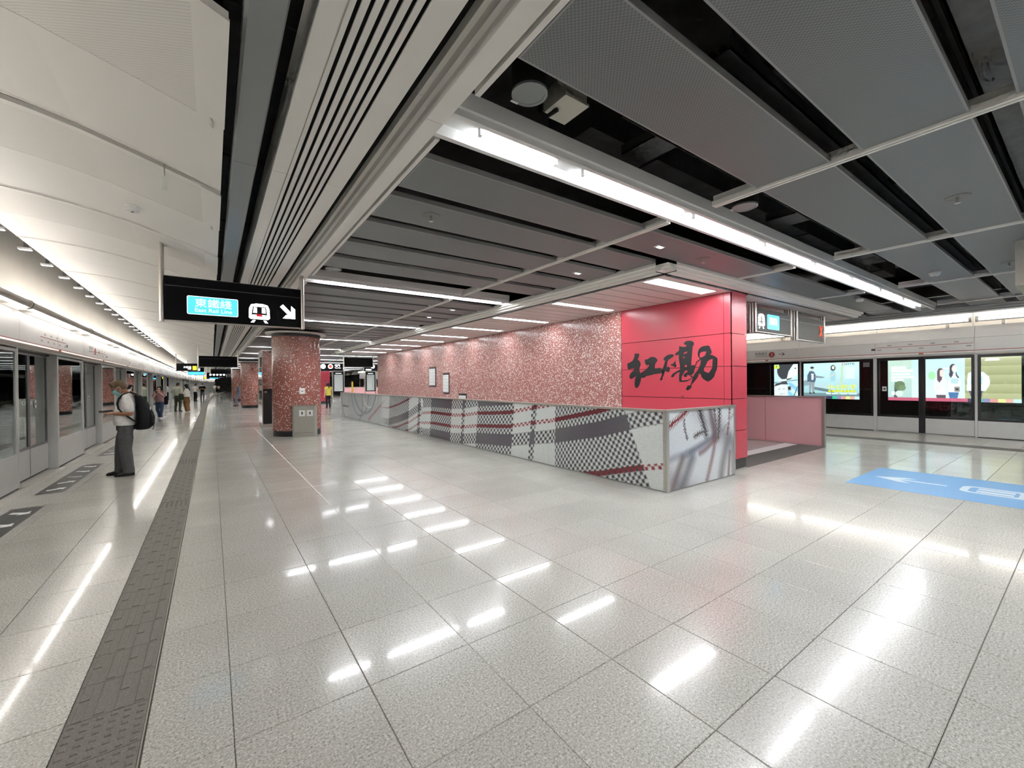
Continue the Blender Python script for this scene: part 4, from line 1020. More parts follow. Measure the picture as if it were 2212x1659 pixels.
# end panel: folded cloth, strokes in (x from the corner 0..1.83, z)
END = [((0.02, 0.93), (0.18, 1.00), (0.36, 1.08), (0.45, 1.13), 0.055, (0.22, 0.04, 0.045), 1), ((0.38, 1.0), (0.38, 0.88), (0.42, 0.80), (0.46, 0.72), 0.030, (0.08, 0.07, 0.08), 1),
       ((0.80, 1.13), (0.86, 1.0), (0.93, 0.86), (0.98, 0.74), 0.075, (0.06, 0.055, 0.06), 1), ((0.98, 0.78), (0.86, 0.80), (0.75, 0.76), (0.66, 0.74), 0.045, (0.10, 0.09, 0.09), 1),
       ((1.10, 1.13), (1.14, 1.0), (1.20, 0.88), (1.22, 0.70), 0.060, (0.09, 0.05, 0.05), 0), ((1.22, 1.13), (1.26, 0.95), (1.28, 0.80), (1.27, 0.62), 0.045, (0.15, 0.10, 0.10), 1), ((1.38, 1.13), (1.38, 0.95), (1.36, 0.82), (1.33, 0.66), 0.065, (0.10, 0.09, 0.085), 1),
       ((1.70, 1.13), (1.69, 0.95), (1.66, 0.80), (1.62, 0.70), 0.035, (0.22, 0.07, 0.06), 1), ((1.80, 1.0), (1.68, 0.90), (1.52, 0.80), (1.40, 0.72), 0.022, (0.25, 0.24, 0.24), 1),
       ((1.22, 0.70), (1.00, 0.62), (0.75, 0.56), (0.45, 0.50), 0.050, (0.085, 0.085, 0.13), 0), ((1.20, 0.62), (1.05, 0.55), (0.95, 0.50), (0.8, 0.47), 0.040, (0.18, 0.07, 0.07), 0),
       ((0.45, 0.50), (0.25, 0.49), (0.10, 0.47), (0.0, 0.45), 0.045, (0.30, 0.30, 0.36), 0), ((0.34, 0.44), (0.26, 0.33), (0.18, 0.20), (0.08, 0.02), 0.065, (0.11, 0.07, 0.07), 0), ((0.58, 0.42), (0.50, 0.30), (0.42, 0.16), (0.30, 0.02), 0.095, (0.12, 0.12, 0.14), 0),
       ((1.24, 0.66), (1.22, 0.48), (1.12, 0.30), (1.00, 0.04), 0.045, (0.22, 0.09, 0.09), 0), ((1.66, 0.62), (1.56, 0.45), (1.46, 0.25), (1.42, 0.04), 0.085, (0.20, 0.19, 0.19), 0), ((1.70, 0.40), (1.68, 0.28), (1.66, 0.15), (1.65, 0.03), 0.035, (0.20, 0.08, 0.08), 0), ((1.80, 0.55), (1.78, 0.35), (1.78, 0.2), (1.79, 0.03), 0.04, (0.26, 0.25, 0.25), 0)]
def bez(s, t_):
    a = 1 - t_; p = s[:4]
    return (a ** 3 * p[0][0] + 3 * a * a * t_ * p[1][0] + 3 * a * t_ * t_ * p[2][0] + t_ ** 3 * p[3][0], a ** 3 * p[0][1] + 3 * a * a * t_ * p[1][1] + 3 * a * t_ * t_ * p[2][1] + t_ ** 3 * p[3][1])
END_PTS = [([bez(s, i / 14) for i in range(15)], s[4], s[5], s[6]) for s in END]
def end_art(x, z):
    k = 0.5 + 0.5 * math.sin(x * 3.1 + z * 5 + 1.2 * math.sin(z * 4 + x * 2))
    c = lerp((0.72, 0.75, 0.78), (0.36, 0.35, 0.40), k * max(0.4, min(1, 1.7 - z)))
    for pts, wd, col, woven in END_PTS:
        d = min(math.hypot(x - p[0], z - p[1]) for p in pts)
        wv = wd * (1.25 if woven else 1.75)
        if d < wv:
            if woven:
                if (math.floor(x / 0.026) + math.floor(z / 0.030)) % 2 == 0 or d < wv * 0.3: c = lerp(col, c, max(0, d / wv - 0.5) * 1.2)
            else: c = lerp(col, c, 0.12 + 0.88 * (d / wv) ** 1.3)
    return c
EX0, EX1 = BX + 0.055, 7.05
colour_grid('art_panel', (EX0, BY, 0.015), (1, 0, 0), (0, 0, 1), EX1 - EX0, 1.115, 130, 80, lambda u, v: end_art(u * 1.83, 0.015 + v * 1.115), 'art_print', bal, 0.02)
B('corner_post', 'steel_soft', bal, BX - 0.006, BX + 0.055, BY - 0.006, BY + 0.055, 0, BH - 0.03)
B('end_post', 'steel_soft', bal, EX1, EX1 + 0.045, BY - 0.006, BY + 0.05, 0, BH - 0.03)
B('end_post', 'steel_soft', bal, BX - 0.006, BX + 0.05, BE - 0.05, BE, 0, BH - 0.03)
B('top_rail', 'steel_soft', bal, BX - 0.014, BX + 0.062, BY + 0.062, BE + 0.01, BH - 0.032, BH)
B('top_rail', 'steel_soft', bal, BX - 0.014, EX1 + 0.055, BY - 0.014, BY + 0.062, BH - 0.032, BH)
B('inner_panel', 'screen_grey', bal, BX + 0.022, BX + 0.04, BY + 0.06, BE - 0.05, 0.0, BH - 0.04)
B('inner_panel', 'screen_grey', bal, EX0, EX1, BY + 0.022, BY + 0.04, 0.0, BH - 0.04)
o = thing('door_button', 'small white oval button plate on the artwork balustrade', 'button', (BX - 0.01, 12.0, 0.86))
flat('plate', [[(0.055 * math.cos(2 * PI * i / 20), 0.13 * math.sin(2 * PI * i / 20)) for i in range(20)]], 'decal_white', o, (BX - 0.006, 11.96, 0.97), (0, -1, 0), (0, 0, 1), 0.012)
flat('dot', [circle(0, 0, 0.018, 12)], 'print_grey', o, (BX - 0.013, 11.96, 0.99), (0, -1, 0), (0, 0, 1), 0.002)

# pink balustrade of the escalator landing
pb = thing('pink_balustrade', 'pink glass balustrade with steel rail beside the escalator landing', 'balustrade', (11.64, 3.73, 0))
yy = 3.78
for k in range(10):
    B('pink_pane', 'pink_panel', pb, 11.63, 11.655, yy + 0.004, yy + 1.25 - 0.004, 0.01, 1.135); yy += 1.25
B('backing', 'red_joint', pb, 11.656, 11.664, 3.78, yy, 0.01, 1.13)
B('end_post', 'steel_soft', pb, 11.60, 11.69, 3.73, 3.78, 0, 1.14)
B('top_rail', 'steel_soft', pb, 11.60, 11.69, 3.72, yy, 1.14, 1.175)
B('foot_rail', 'steel_soft', pb, 11.615, 11.675, 3.78, yy, 0.0, 0.01)
# ribbed mat and white sill at the landing
mt = thing('floor_mat', 'dark ribbed floor plate at the escalator landing beside the red wall', 'floor mat', (9.7, 3.98, 0))
B('base', 'mat_dark', mt, 7.87, 11.59, 3.705, 4.27, -0.0055, -0.001)
mb = MB()
for i in range(22): mb.box(7.87, 11.59, 3.708 + 0.0256 * i, 3.708 + 0.0256 * i + 0.016, -0.001, 0.003)
mb.build('ribs', 'mat_dark', mt)
sl = thing('landing_sill', 'pale stone sill strip behind the dark ribbed floor plate', 'sill', (9.7, 4.41, 0))
for k in range(4): B('stone_slab', 'screen_white', sl, 7.87 + 0.93 * k, 7.87 + 0.93 * k + 0.926, 4.272, 4.556, -0.0055, 0.0005)

# ------------------------------------------------------------------ floor prints
def arrow_mat(y0, y1, label):
    o = thing('queue_marker', label, 'floor marker', (-1.96, (y0 + y1) / 2, 0), 'queue markers along the left doors')
    xa, xb = -2.12 + bend(y0), -1.82 + bend(y0)
    B('sheet', 'decal_black', o, xa, xb, y0, y1, 0.0, 0.0016)
    n = 5; L = y1 - y0
    for i in range(n):
        yc = y0 + L * (i + 0.5) / n
        mat = 'print_grey' if i == 2 else 'decal_white'
        d = -1 if i in (0, 1) else 1
        sh = [(-0.09, 0.012), (0.02, 0.055), (-0.005, 0.085), (0.10, 0.075), (0.085, -0.02), (0.05, 0.01), (-0.075, -0.04)]
        if d > 0: sh = [(x, -y) for x, y in sh]
        flat('arrow', [[(p[0] * 1.05, p[1] * 1.5) for p in sh]], mat, o, ((xa + xb) / 2, yc, 0.0020), (1, 0, 0), (0, 1, 0), 0.0008)
    return o
arrow_mat(5.3, 8.15, 'nearest black queue marker with white arrows, cut by the left photo edge')
arrow_mat(9.02, 11.86, 'black queue marker with white arrows nearest the man with the backpack')
arrow_mat(13.15, 15.95, 'black queue marker partly hidden behind the man in grey trousers')
arrow_mat(21.2, 24.0, 'black queue marker just before the woman in jeans')
arrow_mat(25.4, 28.2, 'black queue marker just behind the woman in jeans')
arrow_mat(29.4, 31.6, 'distant black queue marker beside the couple')
fs = thing('floor_sign', 'large pale blue floor sticker with white arrow and train symbol', 'floor sticker', (8.75, 0.5, 0))
B('sheet', 'decal_blue', fs, 7.87, 9.63, -1.6, 2.27, 0.0, 0.0014)
def FSP(loops, name): return flat(name, [[(p[0], p[1]) for p in lp] for lp in loops], 'decal_pale', fs, (8.72, 0, 0.0018), (1, 0, 0), (0, 1, 0), 0.0008)
FSP([[(-0.035, 1.30), (0.035, 1.30), (0.035, 1.82), (0.20, 1.66), (0.20, 1.80), (0.0, 2.12), (-0.20, 1.80), (-0.20, 1.66), (-0.035, 1.82)]], 'arrow')
FSP([rrect(-0.26, 0.42, 0.26, 1.16, 0.14), rrect(-0.19, 0.62, 0.19, 1.08, 0.08)], 'train_outline')
FSP([rect(-0.15, 0.66, -0.03, 1.00)], 'train_window'); FSP([rect(0.03, 0.66, 0.15, 1.00)], 'train_window'); FSP([rect(-0.2, 0.50, 0.2, 0.56)], 'train_lamp')
FSP([[(-0.24, 0.24), (-0.14, 0.24), (-0.08, 0.38), (-0.16, 0.38)]], 'rail'); FSP([[(0.24, 0.24), (0.14, 0.24), (0.08, 0.38), (0.16, 0.38)]], 'rail')
text('chinese_text', '東鐵綫', 'decal_pale', fs, (8.27, -0.25, 0.0018), (1, 0, 0), (0, 1, 0), 0.9, 0.30)
text('english_text', 'East Rail Line', 'decal_pale', fs, (8.27, -0.50, 0.0018), (1, 0, 0), (0, 1, 0), 0.9, 0.15)

# ------------------------------------------------------------------ round columns
def column(x, y, label, detail):
    o = thing('column', label, 'column', (x, y, 0), 'round mosaic columns')
    r = 0.69
    n = 56 if detail else 24
    MB().lathe((x, y), [(r, 0.17), (r, 3.04)], n).build('shaft', 'mosaic_column', o, True)
    MB().lathe((x, y), [(r - 0.012, 0.0), (r - 0.012, 0.17)], n).build('plinth', 'plinth_dark', o, True)
    MB().lathe((x, y), [(r + 0.004, 3.04), (r + 0.004, 3.12)], n).build('neck', 'duct_dark', o, True)
    MB().lathe((x, y), [(0.70, 3.135), (0.845, 3.125), (0.86, 3.135), (0.86, 3.175), (0.70, 3.20)], n).build('collar', 'rail_white', o, True)
    return o
column(2.195, 14.80, 'nearest thick round column of red mosaic with white chips', True)
column(2.30, 34.3, 'second round red mosaic column, a man leaning against it', True)
column(2.36, 50.0, 'third round red mosaic column down the platform', False)
column(2.36 + bend(67), 67.0, 'fourth round red mosaic column down the platform', False)
column(2.36 + bend(84), 84.0, 'fifth round red mosaic column down the platform', False)
column(2.36 + bend(101), 101.0, 'furthest visible round red mosaic column', False)
def litter(cx, cy, label, ang):
    """steel bin against a column, its face turned by ang"""
    o = thing('litter_bin', label, 'bin', (cx, cy, 0), None, ang)
    def L(name, mat, *d):
        mb = MB(); mb.box(*d); return local(name, mb.mesh(name, mat), o)
    mb = MB(); mb.prism([(-0.34, 0.075), (-0.34, -0.02), (-0.29, -0.06), (0.29, -0.06), (0.34, -0.02), (0.34, 0.075)], 'z', 0.0, 0.93)
    local('body', mb.mesh('body', 'steel_soft'), o)
    L('front', 'steel_soft', -0.275, 0.275, -0.068, -0.058, 0.10, 0.90)
    L('seam', 'frame_mid', -0.275, 0.275, -0.0685, -0.0675, 0.118, 0.126)
    L('lid', 'steel', -0.35, 0.35, -0.07, 0.08, 0.93, 0.945)
    for x in (-0.13, 0.09):
        pl_ = L('pictogram', 'decal_white', x, x + 0.16, -0.0705, -0.068, 0.62, 0.80)
        mb = MB(); mb.box(x + 0.06, x + 0.10, -0.0715, -0.0705, 0.67, 0.75); mk = bpy.data.objects.new('mark', mb.mesh('mark', 'print_dark')); COL.objects.link(mk); mk.parent = pl_
    return o
lb = litter(2.262, 13.925, 'steel litter bin with two pictograms against the nearest column', -0.42)
lb2 = litter(2.85, 33.43, 'white litter bin against the second column', -0.5)
o = thing('call_plate', 'small white switch plate on the nearest column above the bin', 'switch', (2.22, 14.10, 1.32))
def cplate(z0, z1, wd, mat, nm, off):
    d = Vector((2.235 - 2.195, 14.10 - 14.80, 0)).normalized(); c = Vector((2.195, 14.80, 0)) + d * (0.69 + off); s = Vector((-d.y, d.x, 0))
    mb = MB(); th = 0.012
    a = [c - s * wd, c + s * wd, c + s * wd - d * 0.02, c - s * wd - d * 0.02]
    mb.prism([(p.x, p.y) for p in a], 'z', z0, z1); mb.build(nm, mat, o)
cplate(1.28, 1.46, 0.075, 'decal_white', 'plate', 0.012); cplate(1.355, 1.375, 0.03, 'print_dark', 'slot', 0.0135)
# mirrored service kiosk beside the nearest column
kx = thing('service_kiosk', 'tall mirrored service kiosk behind the nearest column', 'kiosk', (1.75, 18.9, 0))
B('body', 'frame_dark', kx, 1.52, 2.9, 17.92, 19.3, 0.12, 1.42)
B('side_mirror', 'mirror', kx, 1.50, 1.52, 17.90, 19.34, 0.13, 2.82)
B('upper_case', 'mirror', kx, 1.52, 2.9, 17.92, 19.3, 1.42, 2.82)
B('plinth', 'steel_soft', kx, 1.54, 2.88, 17.94, 19.3, 0.0, 0.12)
B('corner_post', 'steel', kx, 1.495, 1.525, 17.895, 17.925, 0.0, 2.84)
B('top_cap', 'steel', kx, 1.49, 2.92, 17.89, 19.36, 2.82, 2.85)
B('label_strip', 'steel', kx, 1.57, 1.66, 17.912, 17.92, 1.28, 1.33)

# ------------------------------------------------------------------ hanging signs
def hang_sign(x0, x1, y, z0, z1, zl, zr, label, mat='sign_black', post='steel', name='hanging_sign'):
    o = thing(name, label, 'sign', ((x0 + x1) / 2, y, z0))
    B('case', mat, o, x0, x1, y - 0.06, y + 0.06, z0, z1)
    B('edge_trim', post, o, x0, x1, y - 0.064, y + 0.064, z0 - 0.012, z0)
    B('top_trim', 'frame_mid', o, x0, x1, y - 0.062, y + 0.062, z1, z1 + 0.006)
    B('face_line', 'frame_mid', o, x0, x1, y - 0.0615, y - 0.060, z1 - 0.125, z1 - 0.118)
    for x, zt in ((x0, zl), (x1, zr)):
        s = -1 if x == x0 else 1
        for k, yy in enumerate((y - 0.05, y, y + 0.05)):
            mb = MB(); mb.cyl((x + s * 0.028, yy, z0 - 0.02), (x + s * 0.028, yy, zt), 0.026, n=12); mb.build('post', post, o, True)
    return o
def train_icon(o, ox, oz, y, h_, glow, dark, red, ux=(1, 0, 0)):
    """front view of a train, h_ high, left bottom at ox, oz"""
    s = h_ / 1.0
    def F(nm, loops, mat, dy): return flat(nm, [[(p[0] * s, p[1] * s) for p in lp] for lp in loops], mat, o, (ox, y - dy, oz), ux, (0, 0, 1), 0.001)
    F('train_body', [[(0.08, 0.2), (0.86, 0.2), (0.94, 0.28), (0.92, 0.75), (0.84, 0.94), (0.62, 1.0), (0.32, 1.0), (0.10, 0.94), (0.02, 0.75), (0.0, 0.28)]], glow, 0.0)
    F('train_front', [[(0.14, 0.34), (0.80, 0.34), (0.82, 0.40), (0.76, 0.84), (0.18, 0.84), (0.12, 0.40)]], dark, 0.002)
    F('train_window', [[(0.19, 0.52), (0.36, 0.52), (0.36, 0.80), (0.22, 0.80)]], glow, 0.004)
    F('train_window', [[(0.58, 0.52), (0.75, 0.52), (0.72, 0.80), (0.58, 0.80)]], glow, 0.004)
    F('train_lamp', [rect(0.15, 0.36, 0.34, 0.43)], glow, 0.004); F('train_lamp', [rect(0.60, 0.36, 0.79, 0.43)], glow, 0.004)
    if red: F('train_plate', [rect(0.34, 0.35, 0.60, 0.46)], red, 0.004)
    F('rail', [[(0.08, 0.02), (0.22, 0.02), (0.30, 0.15), (0.18, 0.15)]], glow, 0.0); F('rail', [[(0.86, 0.02), (0.72, 0.02), (0.64, 0.15), (0.76, 0.15)]], glow, 0.0)
s1 = hang_sign(-0.50, 1.125, 7.22, 2.45, 3.03, 3.50, 3.27, 'large black hanging sign with blue East Rail Line panel, train and arrow')
fy = 7.22 - 0.0605
flat('line_panel', [rrect(-0.262, 2.545, 0.318, 2.795, 0.02)], 'glow_text', s1, (0, fy, 0), (1, 0, 0), (0, 0, 1), 0.001)
flat('line_panel', [rrect(-0.254, 2.553, 0.310, 2.787, 0.016)], 'glow_cyan', s1, (0, fy - 0.0015, 0), (1, 0, 0), (0, 0, 1), 0.001)
text('chinese_text', '東鐵綫', 'glow_text', s1, (-0.175, fy - 0.003, 2.648), (1, 0, 0), (0, 0, 1), 0.415, 0.118)
text('english_text', 'East Rail Line', 'glow_text', s1, (-0.175, fy - 0.003, 2.582), (1, 0, 0), (0, 0, 1), 0.42, 0.052)
train_icon(s1, 0.445, 2.478, fy, 0.285, 'glow_white', 'glow_black', 'glow_red')
flat('arrow', [[(0.845, 2.745), (0.885, 2.785), (0.995, 2.668), (0.995, 2.770), (1.050, 2.720), (1.050, 2.575), (0.880, 2.575), (0.925, 2.628), (0.955, 2.628)]], 'glow_white', s1, (0, fy, 0), (1, 0, 0), (0, 0, 1), 0.001)
s2 = hang_sign(-0.48, 1.02, 24.6, 2.44, 2.95, 3.48, 3.27, 'black blank hanging sign beyond the East Rail Line sign')
s3 = hang_sign(-0.08, 1.45, 46.5, 2.58, 3.0, 3.4, 3.27, 'small distant black blank sign below the larger blank one')
s4 = hang_sign(-1.92, -0.80, 36.2, 2.56, 3.06, 3.72, 3.62, 'distant black hanging sign with lift text and yellow square')
text('chinese_text', '升降機', 'glow_white', s4, (-1.55, 36.2 - 0.062, 2.74), (1, 0, 0), (0, 0, 1), 0.42, 0.14)
B('text_line', 'glow_white', s4, -1.32, -1.14, 36.136, 36.139, 2.66, 2.71)
B('yellow_square', 'glow_yellow', s4, -1.06, -0.83, 36.136, 36.139, 2.62, 2.89)
s5 = hang_sign(-1.60, -0.52, 44.5, 2.44, 3.08, 3.72, 3.62, 'distant hanging sign with a cyan lower band')
B('band', 'glow_cyan', s5, -1.60, -0.52, 44.435, 44.438, 2.46, 2.70); B('upper_panel', 'glow_text', s5, -0.95, -0.80, 44.435, 44.438, 2.80, 3.0)
s6 = hang_sign(-0.40, 1.20, 52.0, 2.38, 2.82, 3.5, 3.27, 'distant black hanging sign with a row of white symbols')
for i in range(5): flat('symbol', [circle(-0.1 + 0.28 * i, 2.61, 0.095, 8)], 'glow_white', s6, (0, 51.935, 0), (1, 0, 0), (0, 0, 1), 0.002)
s7 = hang_sign(-0.75, 0.70, 60.0, 2.30, 2.55, 3.4, 3.27, 'furthest hanging sign with a cyan strip and yellow square')
B('band', 'glow_cyan', s7, -0.2, 0.6, 59.93, 59.938, 2.32, 2.42); B('yellow_square', 'glow_yellow', s7, -0.72, -0.5, 59.93, 59.938, 2.34, 2.52)
# signs over the landing
r1 = hang_sign(8.66, 10.22, 3.95, 2.53, 2.98, 3.22, 3.22, 'grey hanging sign with train symbol and blue panel beside the red wall', 'sign_grey')
train_icon(r1, 8.72, 2.585, 3.889, 0.30, 'glow_white', 'glow_black', None)
flat('line_panel', [rrect(9.11, 2.60, 9.66, 2.90, 0.03)], 'glow_cyan', r1, (0, 3.889, 0), (1, 0, 0), (0, 0, 1), 0.001)
for i in range(3): B('text_line', 'glow_text', r1, 9.22 + 0.12 * i, 9.30 + 0.12 * i, 3.885, 3.8878, 2.70, 2.84)
r2 = hang_sign(10.58, 12.10, 3.95, 2.47, 2.98, 3.22, 3.22, 'grey hanging sign with an unlit face and faint red cross', 'sign_grey')
for sgn in (1, -1):
    mb = MB(); mb.tube([(11.90 - 0.07 * sgn, 3.884, 2.60), (11.90 + 0.07 * sgn, 3.884, 2.84)], 0.012, 6); mb.build('red_cross', 'glow_led', r2)
r3 = hang_sign(7.90, 8.12, 4.6, 2.28, 2.86, 3.22, 3.22, 'narrow hanging sign half hidden by the edge of the red wall', 'sign_grey')
B('line_panel', 'glow_cyan', r3, 7.92, 8.08, 4.537, 4.54, 2.32, 2.50)
# signs and boards beyond the stairwell
b1 = hang_sign(6.22, 7.82, 25.3, 2.56, 3.08, 3.27, 3.27, 'grey blank hanging sign beyond the far end of the balustrade', 'sign_grey')
t1 = hang_sign(6.0, 8.0, 33.0, 2.52, 3.10, 3.27, 3.27, 'black direction sign with white symbols right of the nearest column')
for (cx, r_, mt_) in ((6.62, 0.17, 'glow_white'), (7.12, 0.17, 'glow_white')):
    flat('symbol', [circle(cx, 2.86, r_)], mt_, t1, (0, 32.935, 0), (1, 0, 0), (0, 0, 1), 0.002)
flat('symbol_mark', [circle(7.12, 2.86, 0.11)], 'glow_led', t1, (0, 32.932, 0), (1, 0, 0), (0, 0, 1), 0.002)
text('chinese_text', '屯門', 'glow_white', t1, (7.42, 32.935, 2.84), (1, 0, 0), (0, 0, 1), 0.36, 0.19, bold=0.01)
text('english_text', 'Tuen Mun', 'glow_white', t1, (7.42, 32.935, 2.72), (1, 0, 0), (0, 0, 1), 0.42, 0.08)
t2 = hang_sign(9.55, 11.4, 33.0, 2.52, 3.10, 3.27, 3.27, 'black direction sign half hidden behind the mosaic wall end')
flat('symbol', [circle(10.22, 2.90, 0.15)], 'glow_white', t2, (0, 32.935, 0), (1, 0, 0), (0, 0, 1), 0.002)
B('text_line', 'glow_white', t2, 9.68, 10.1, 32.93, 32.935, 2.60, 2.70)
def board(x0, x1, y, label):
    o = thing('map_board', label, 'map board', ((x0 + x1) / 2, y, 0))
    B('frame', 'frame_dark', o, x0, x1, y - 0.04, y + 0.04, 1.02, 2.42)
    B('header', 'sign_black', o, x0 + 0.05, x1 - 0.05, y - 0.045, y - 0.04, 2.22, 2.36)
    B('header_text', 'glow_text', o, x0 + 0.15, x1 - 0.15, y - 0.047, y - 0.045, 2.265, 2.305)
    sh = B('map_sheet', 'paper', o, x0 + 0.07, x1 - 0.07, y - 0.045, y - 0.04, 1.09, 2.20)
    mb = MB(); mb.tube([(x0 + 0.15, y - 0.05, 1.25), (x0 + 0.30, y - 0.05, 1.16), (x1 - 0.18, y - 0.05, 1.24), (x1 - 0.16, y - 0.05, 2.0)], 0.010, 5); mb.build('route_line', 'print_grey', sh)
    for x in (x0 - 0.03, x1 + 0.03):
        mb = MB(); mb.cyl((x, y, 0), (x, y, 2.46), 0.03, n=12); mb.build('post', 'steel', o, True)
    mb = MB(); mb.box(x0 - 0.06, x1 + 0.06, y - 0.05, y + 0.05, 2.42, 2.46); mb.build('top_bar', 'steel', o)
board(6.64, 7.32, 30.0, 'standing route map board, left of the pair beyond the balustrade')
board(8.80, 9.46, 30.0, 'standing route map board, right of the pair beside the mosaic wall')
# red wall piece and pink parapet seen between column and mosaic wall
rp = thing('red_partition', 'plain red partition right of the nearest column', 'partition', (6.9, 36.0, 0))
for z0, z1 in ((0.2, 1.0), (1.0, 1.8), (1.8, 2.6)): B('red_panel', 'red_panel', rp, 5.6, 7.72, 36.0, 36.3, z0 + 0.004, z1 - 0.004)
B('plinth', 'plinth_dark', rp, 5.62, 7.70, 36.02, 36.28, 0, 0.2)
pp = thing('pink_parapet', 'low pink escalator parapet beyond the map boards', 'parapet', (10.3, 38, 0))
for k in range(3): B('pink_pane', 'pink_panel', pp, 9.2 + 1.1 * k, 9.2 + 1.1 * k + 1.092, 38.0, 38.05, 0.02, 1.24)
B('top_rail', 'steel_soft', pp, 9.2, 12.5, 37.98, 38.07, 1.24, 1.28)
B('foot_rail', 'steel_soft', pp, 9.2, 12.5, 37.99, 38.06, 0.0, 0.02)
yp = thing('yellow_post', 'slim yellow post between the map boards', 'post', (8.05, 30.6, 0))
mb = MB(); mb.cyl((8.05, 30.6, 0.02), (8.05, 30.6, 1.72), 0.055, n=12); mb.build('pole', 'yellow_paint', yp, True)
mb = MB(); mb.cyl((8.05, 30.6, 0.0), (8.05, 30.6, 0.02), 0.11, n=16); mb.build('base', 'frame_mid', yp, True)

# ------------------------------------------------------------------ small things on the ceilings
def sprinkler(x, y, z, label):
    o = thing('sprinkler', label, 'sprinkler', (x, y, z), 'sprinklers in the grey ceiling')
    MB().lathe((x, y), [(0.085, z - 0.006), (0.09, z - 0.0005)], 20).build('plate', 'duct_grey', o, True)
    MB().cyl((x, y, z - 0.055), (x, y, z - 0.006), 0.010, n=8).build('nozzle', 'steel', o, True)
    MB().cyl((x, y, z - 0.058), (x, y, z - 0.055), 0.022, n=10).build('deflector', 'steel', o, True)
sprinkler(1.80, 3.88, CZ, 'ceiling sprinkler on the near grey panel left of the long light')
sprinkler(5.62, 0.76, CZ, 'ceiling sprinkler on the large grey panel near the right photo edge')
sprinkler(9.43, 0.76, CZ, 'further ceiling sprinkler by the steel bulkhead at the right edge')
sprinkler(5.50, 3.16, CZ, 'ceiling sprinkler on the reddish panel before the soffit corner')
def smoke(x, y, z, label):
    o = thing('smoke_detector', label, 'smoke detector', (x, y, z), 'smoke detectors')
    MB().lathe((x, y), [(0.03, z - 0.06), (0.055, z - 0.055), (0.06, z - 0.03), (0.07, z - 0.025), (0.07, z - 0.0005)], 20).build('body', 'decal_white', o, True)
    MB().cyl((x, y, z - 0.066), (x, y, z - 0.06), 0.012, n=10).build('eye', 'frame_mid', o, True)
smoke(9.30, 1.51, CZ, 'white smoke detector on the grey ceiling right of the long light')
smoke(11.06, 2.92, CZ - 0.0, 'white smoke detector left of the far end of the long light')
smoke(-0.67, 6.0, 3.497, 'white smoke detector on the white vaulted panels')
def exit_lamp(x, y, label):
    o = thing('emergency_lamp', label, 'lamp', (x, y, CZ), 'small square emergency lamps')
    B('plate', 'rail_white', o, x - 0.075, x + 0.075, y - 0.035, y + 0.035, CZ - 0.005, CZ - 0.0005)
    B('lens', 'glow_white', o, x - 0.03, x + 0.05, y - 0.022, y + 0.022, CZ - 0.012, CZ - 0.005)
exit_lamp(4.56, 3.19, 'small square emergency lamp on the reddish panel near the long light')
exit_lamp(4.60, 4.68, 'small square emergency lamp on the grey panel before the soffit')
exit_lamp(4.5, 8.62, 'small square emergency lamp just beyond the first short light')
exit_lamp(4.5, 9.9, 'further small square emergency lamp beyond the first short light')
def speaker(x, y, z, label, r=0.115):
    o = thing('ceiling_speaker', label, 'loudspeaker', (x, y, z), 'round loudspeakers in the ceiling gaps')
    MB().lathe((x, y), [(r * 0.98, z + 0.01), (r, z + 0.02), (r, z + 0.24), (r * 0.5, z + 0.30)], 24).build('drum', 'void_black', o, True)
    MB().lathe((x, y), [(r * 0.80, z + 0.004), (r * 0.82, z), (r, z), (r, z + 0.015), (r * 0.80, z + 0.012)], 24).build('rim', 'band_grey', o, True)
    MB().lathe((x, y), [(r * 0.80, z + 0.006), (r * 0.80, z + 0.010)], 24).build('grille', 'duct_dark', o, True)
    B('label_plate', 'decal_white', o, x - 0.07, x - 0.015, y + r * 0.86, y + r * 0.99, z - 0.004, z - 0.001)
    MB().cyl((x, y, z + 0.30), (x, y, 4.35), 0.012, n=8).build('hanger', 'duct_dark', o)
speaker(1.66, 2.10, 3.40, 'round black loudspeaker hanging in the gap near the beam junction')
speaker(4.27, 2.02, 3.27, 'round loudspeaker in the gap beside the long light, past the first rail')
speaker(1.48, 6.58, 3.27, 'round loudspeaker in the dark gap above the first short light')
jb = thing('junction_box', 'beige cable box in the ceiling gap beside the round loudspeaker', 'box', (1.93, 2.02, 3.40))
B('case', 'beige_box', jb, 1.86, 2.05, 1.98, 2.20, 3.42, 3.55); B('cover', 'beige_box', jb, 1.85, 2.06, 1.97, 2.21, 3.405, 3.42)
MB().tube([(1.90, 2.1, 3.40), (1.86, 2.16, 3.37), (1.84, 2.22, 3.42), (1.88, 2.24, 3.6)], 0.014, 8).build('cable', 'void_black', jb, True)
MB().cyl((1.955, 2.09, 3.55), (1.955, 2.09, 4.35), 0.012, n=8).build('hanger', 'duct_dark', jb)
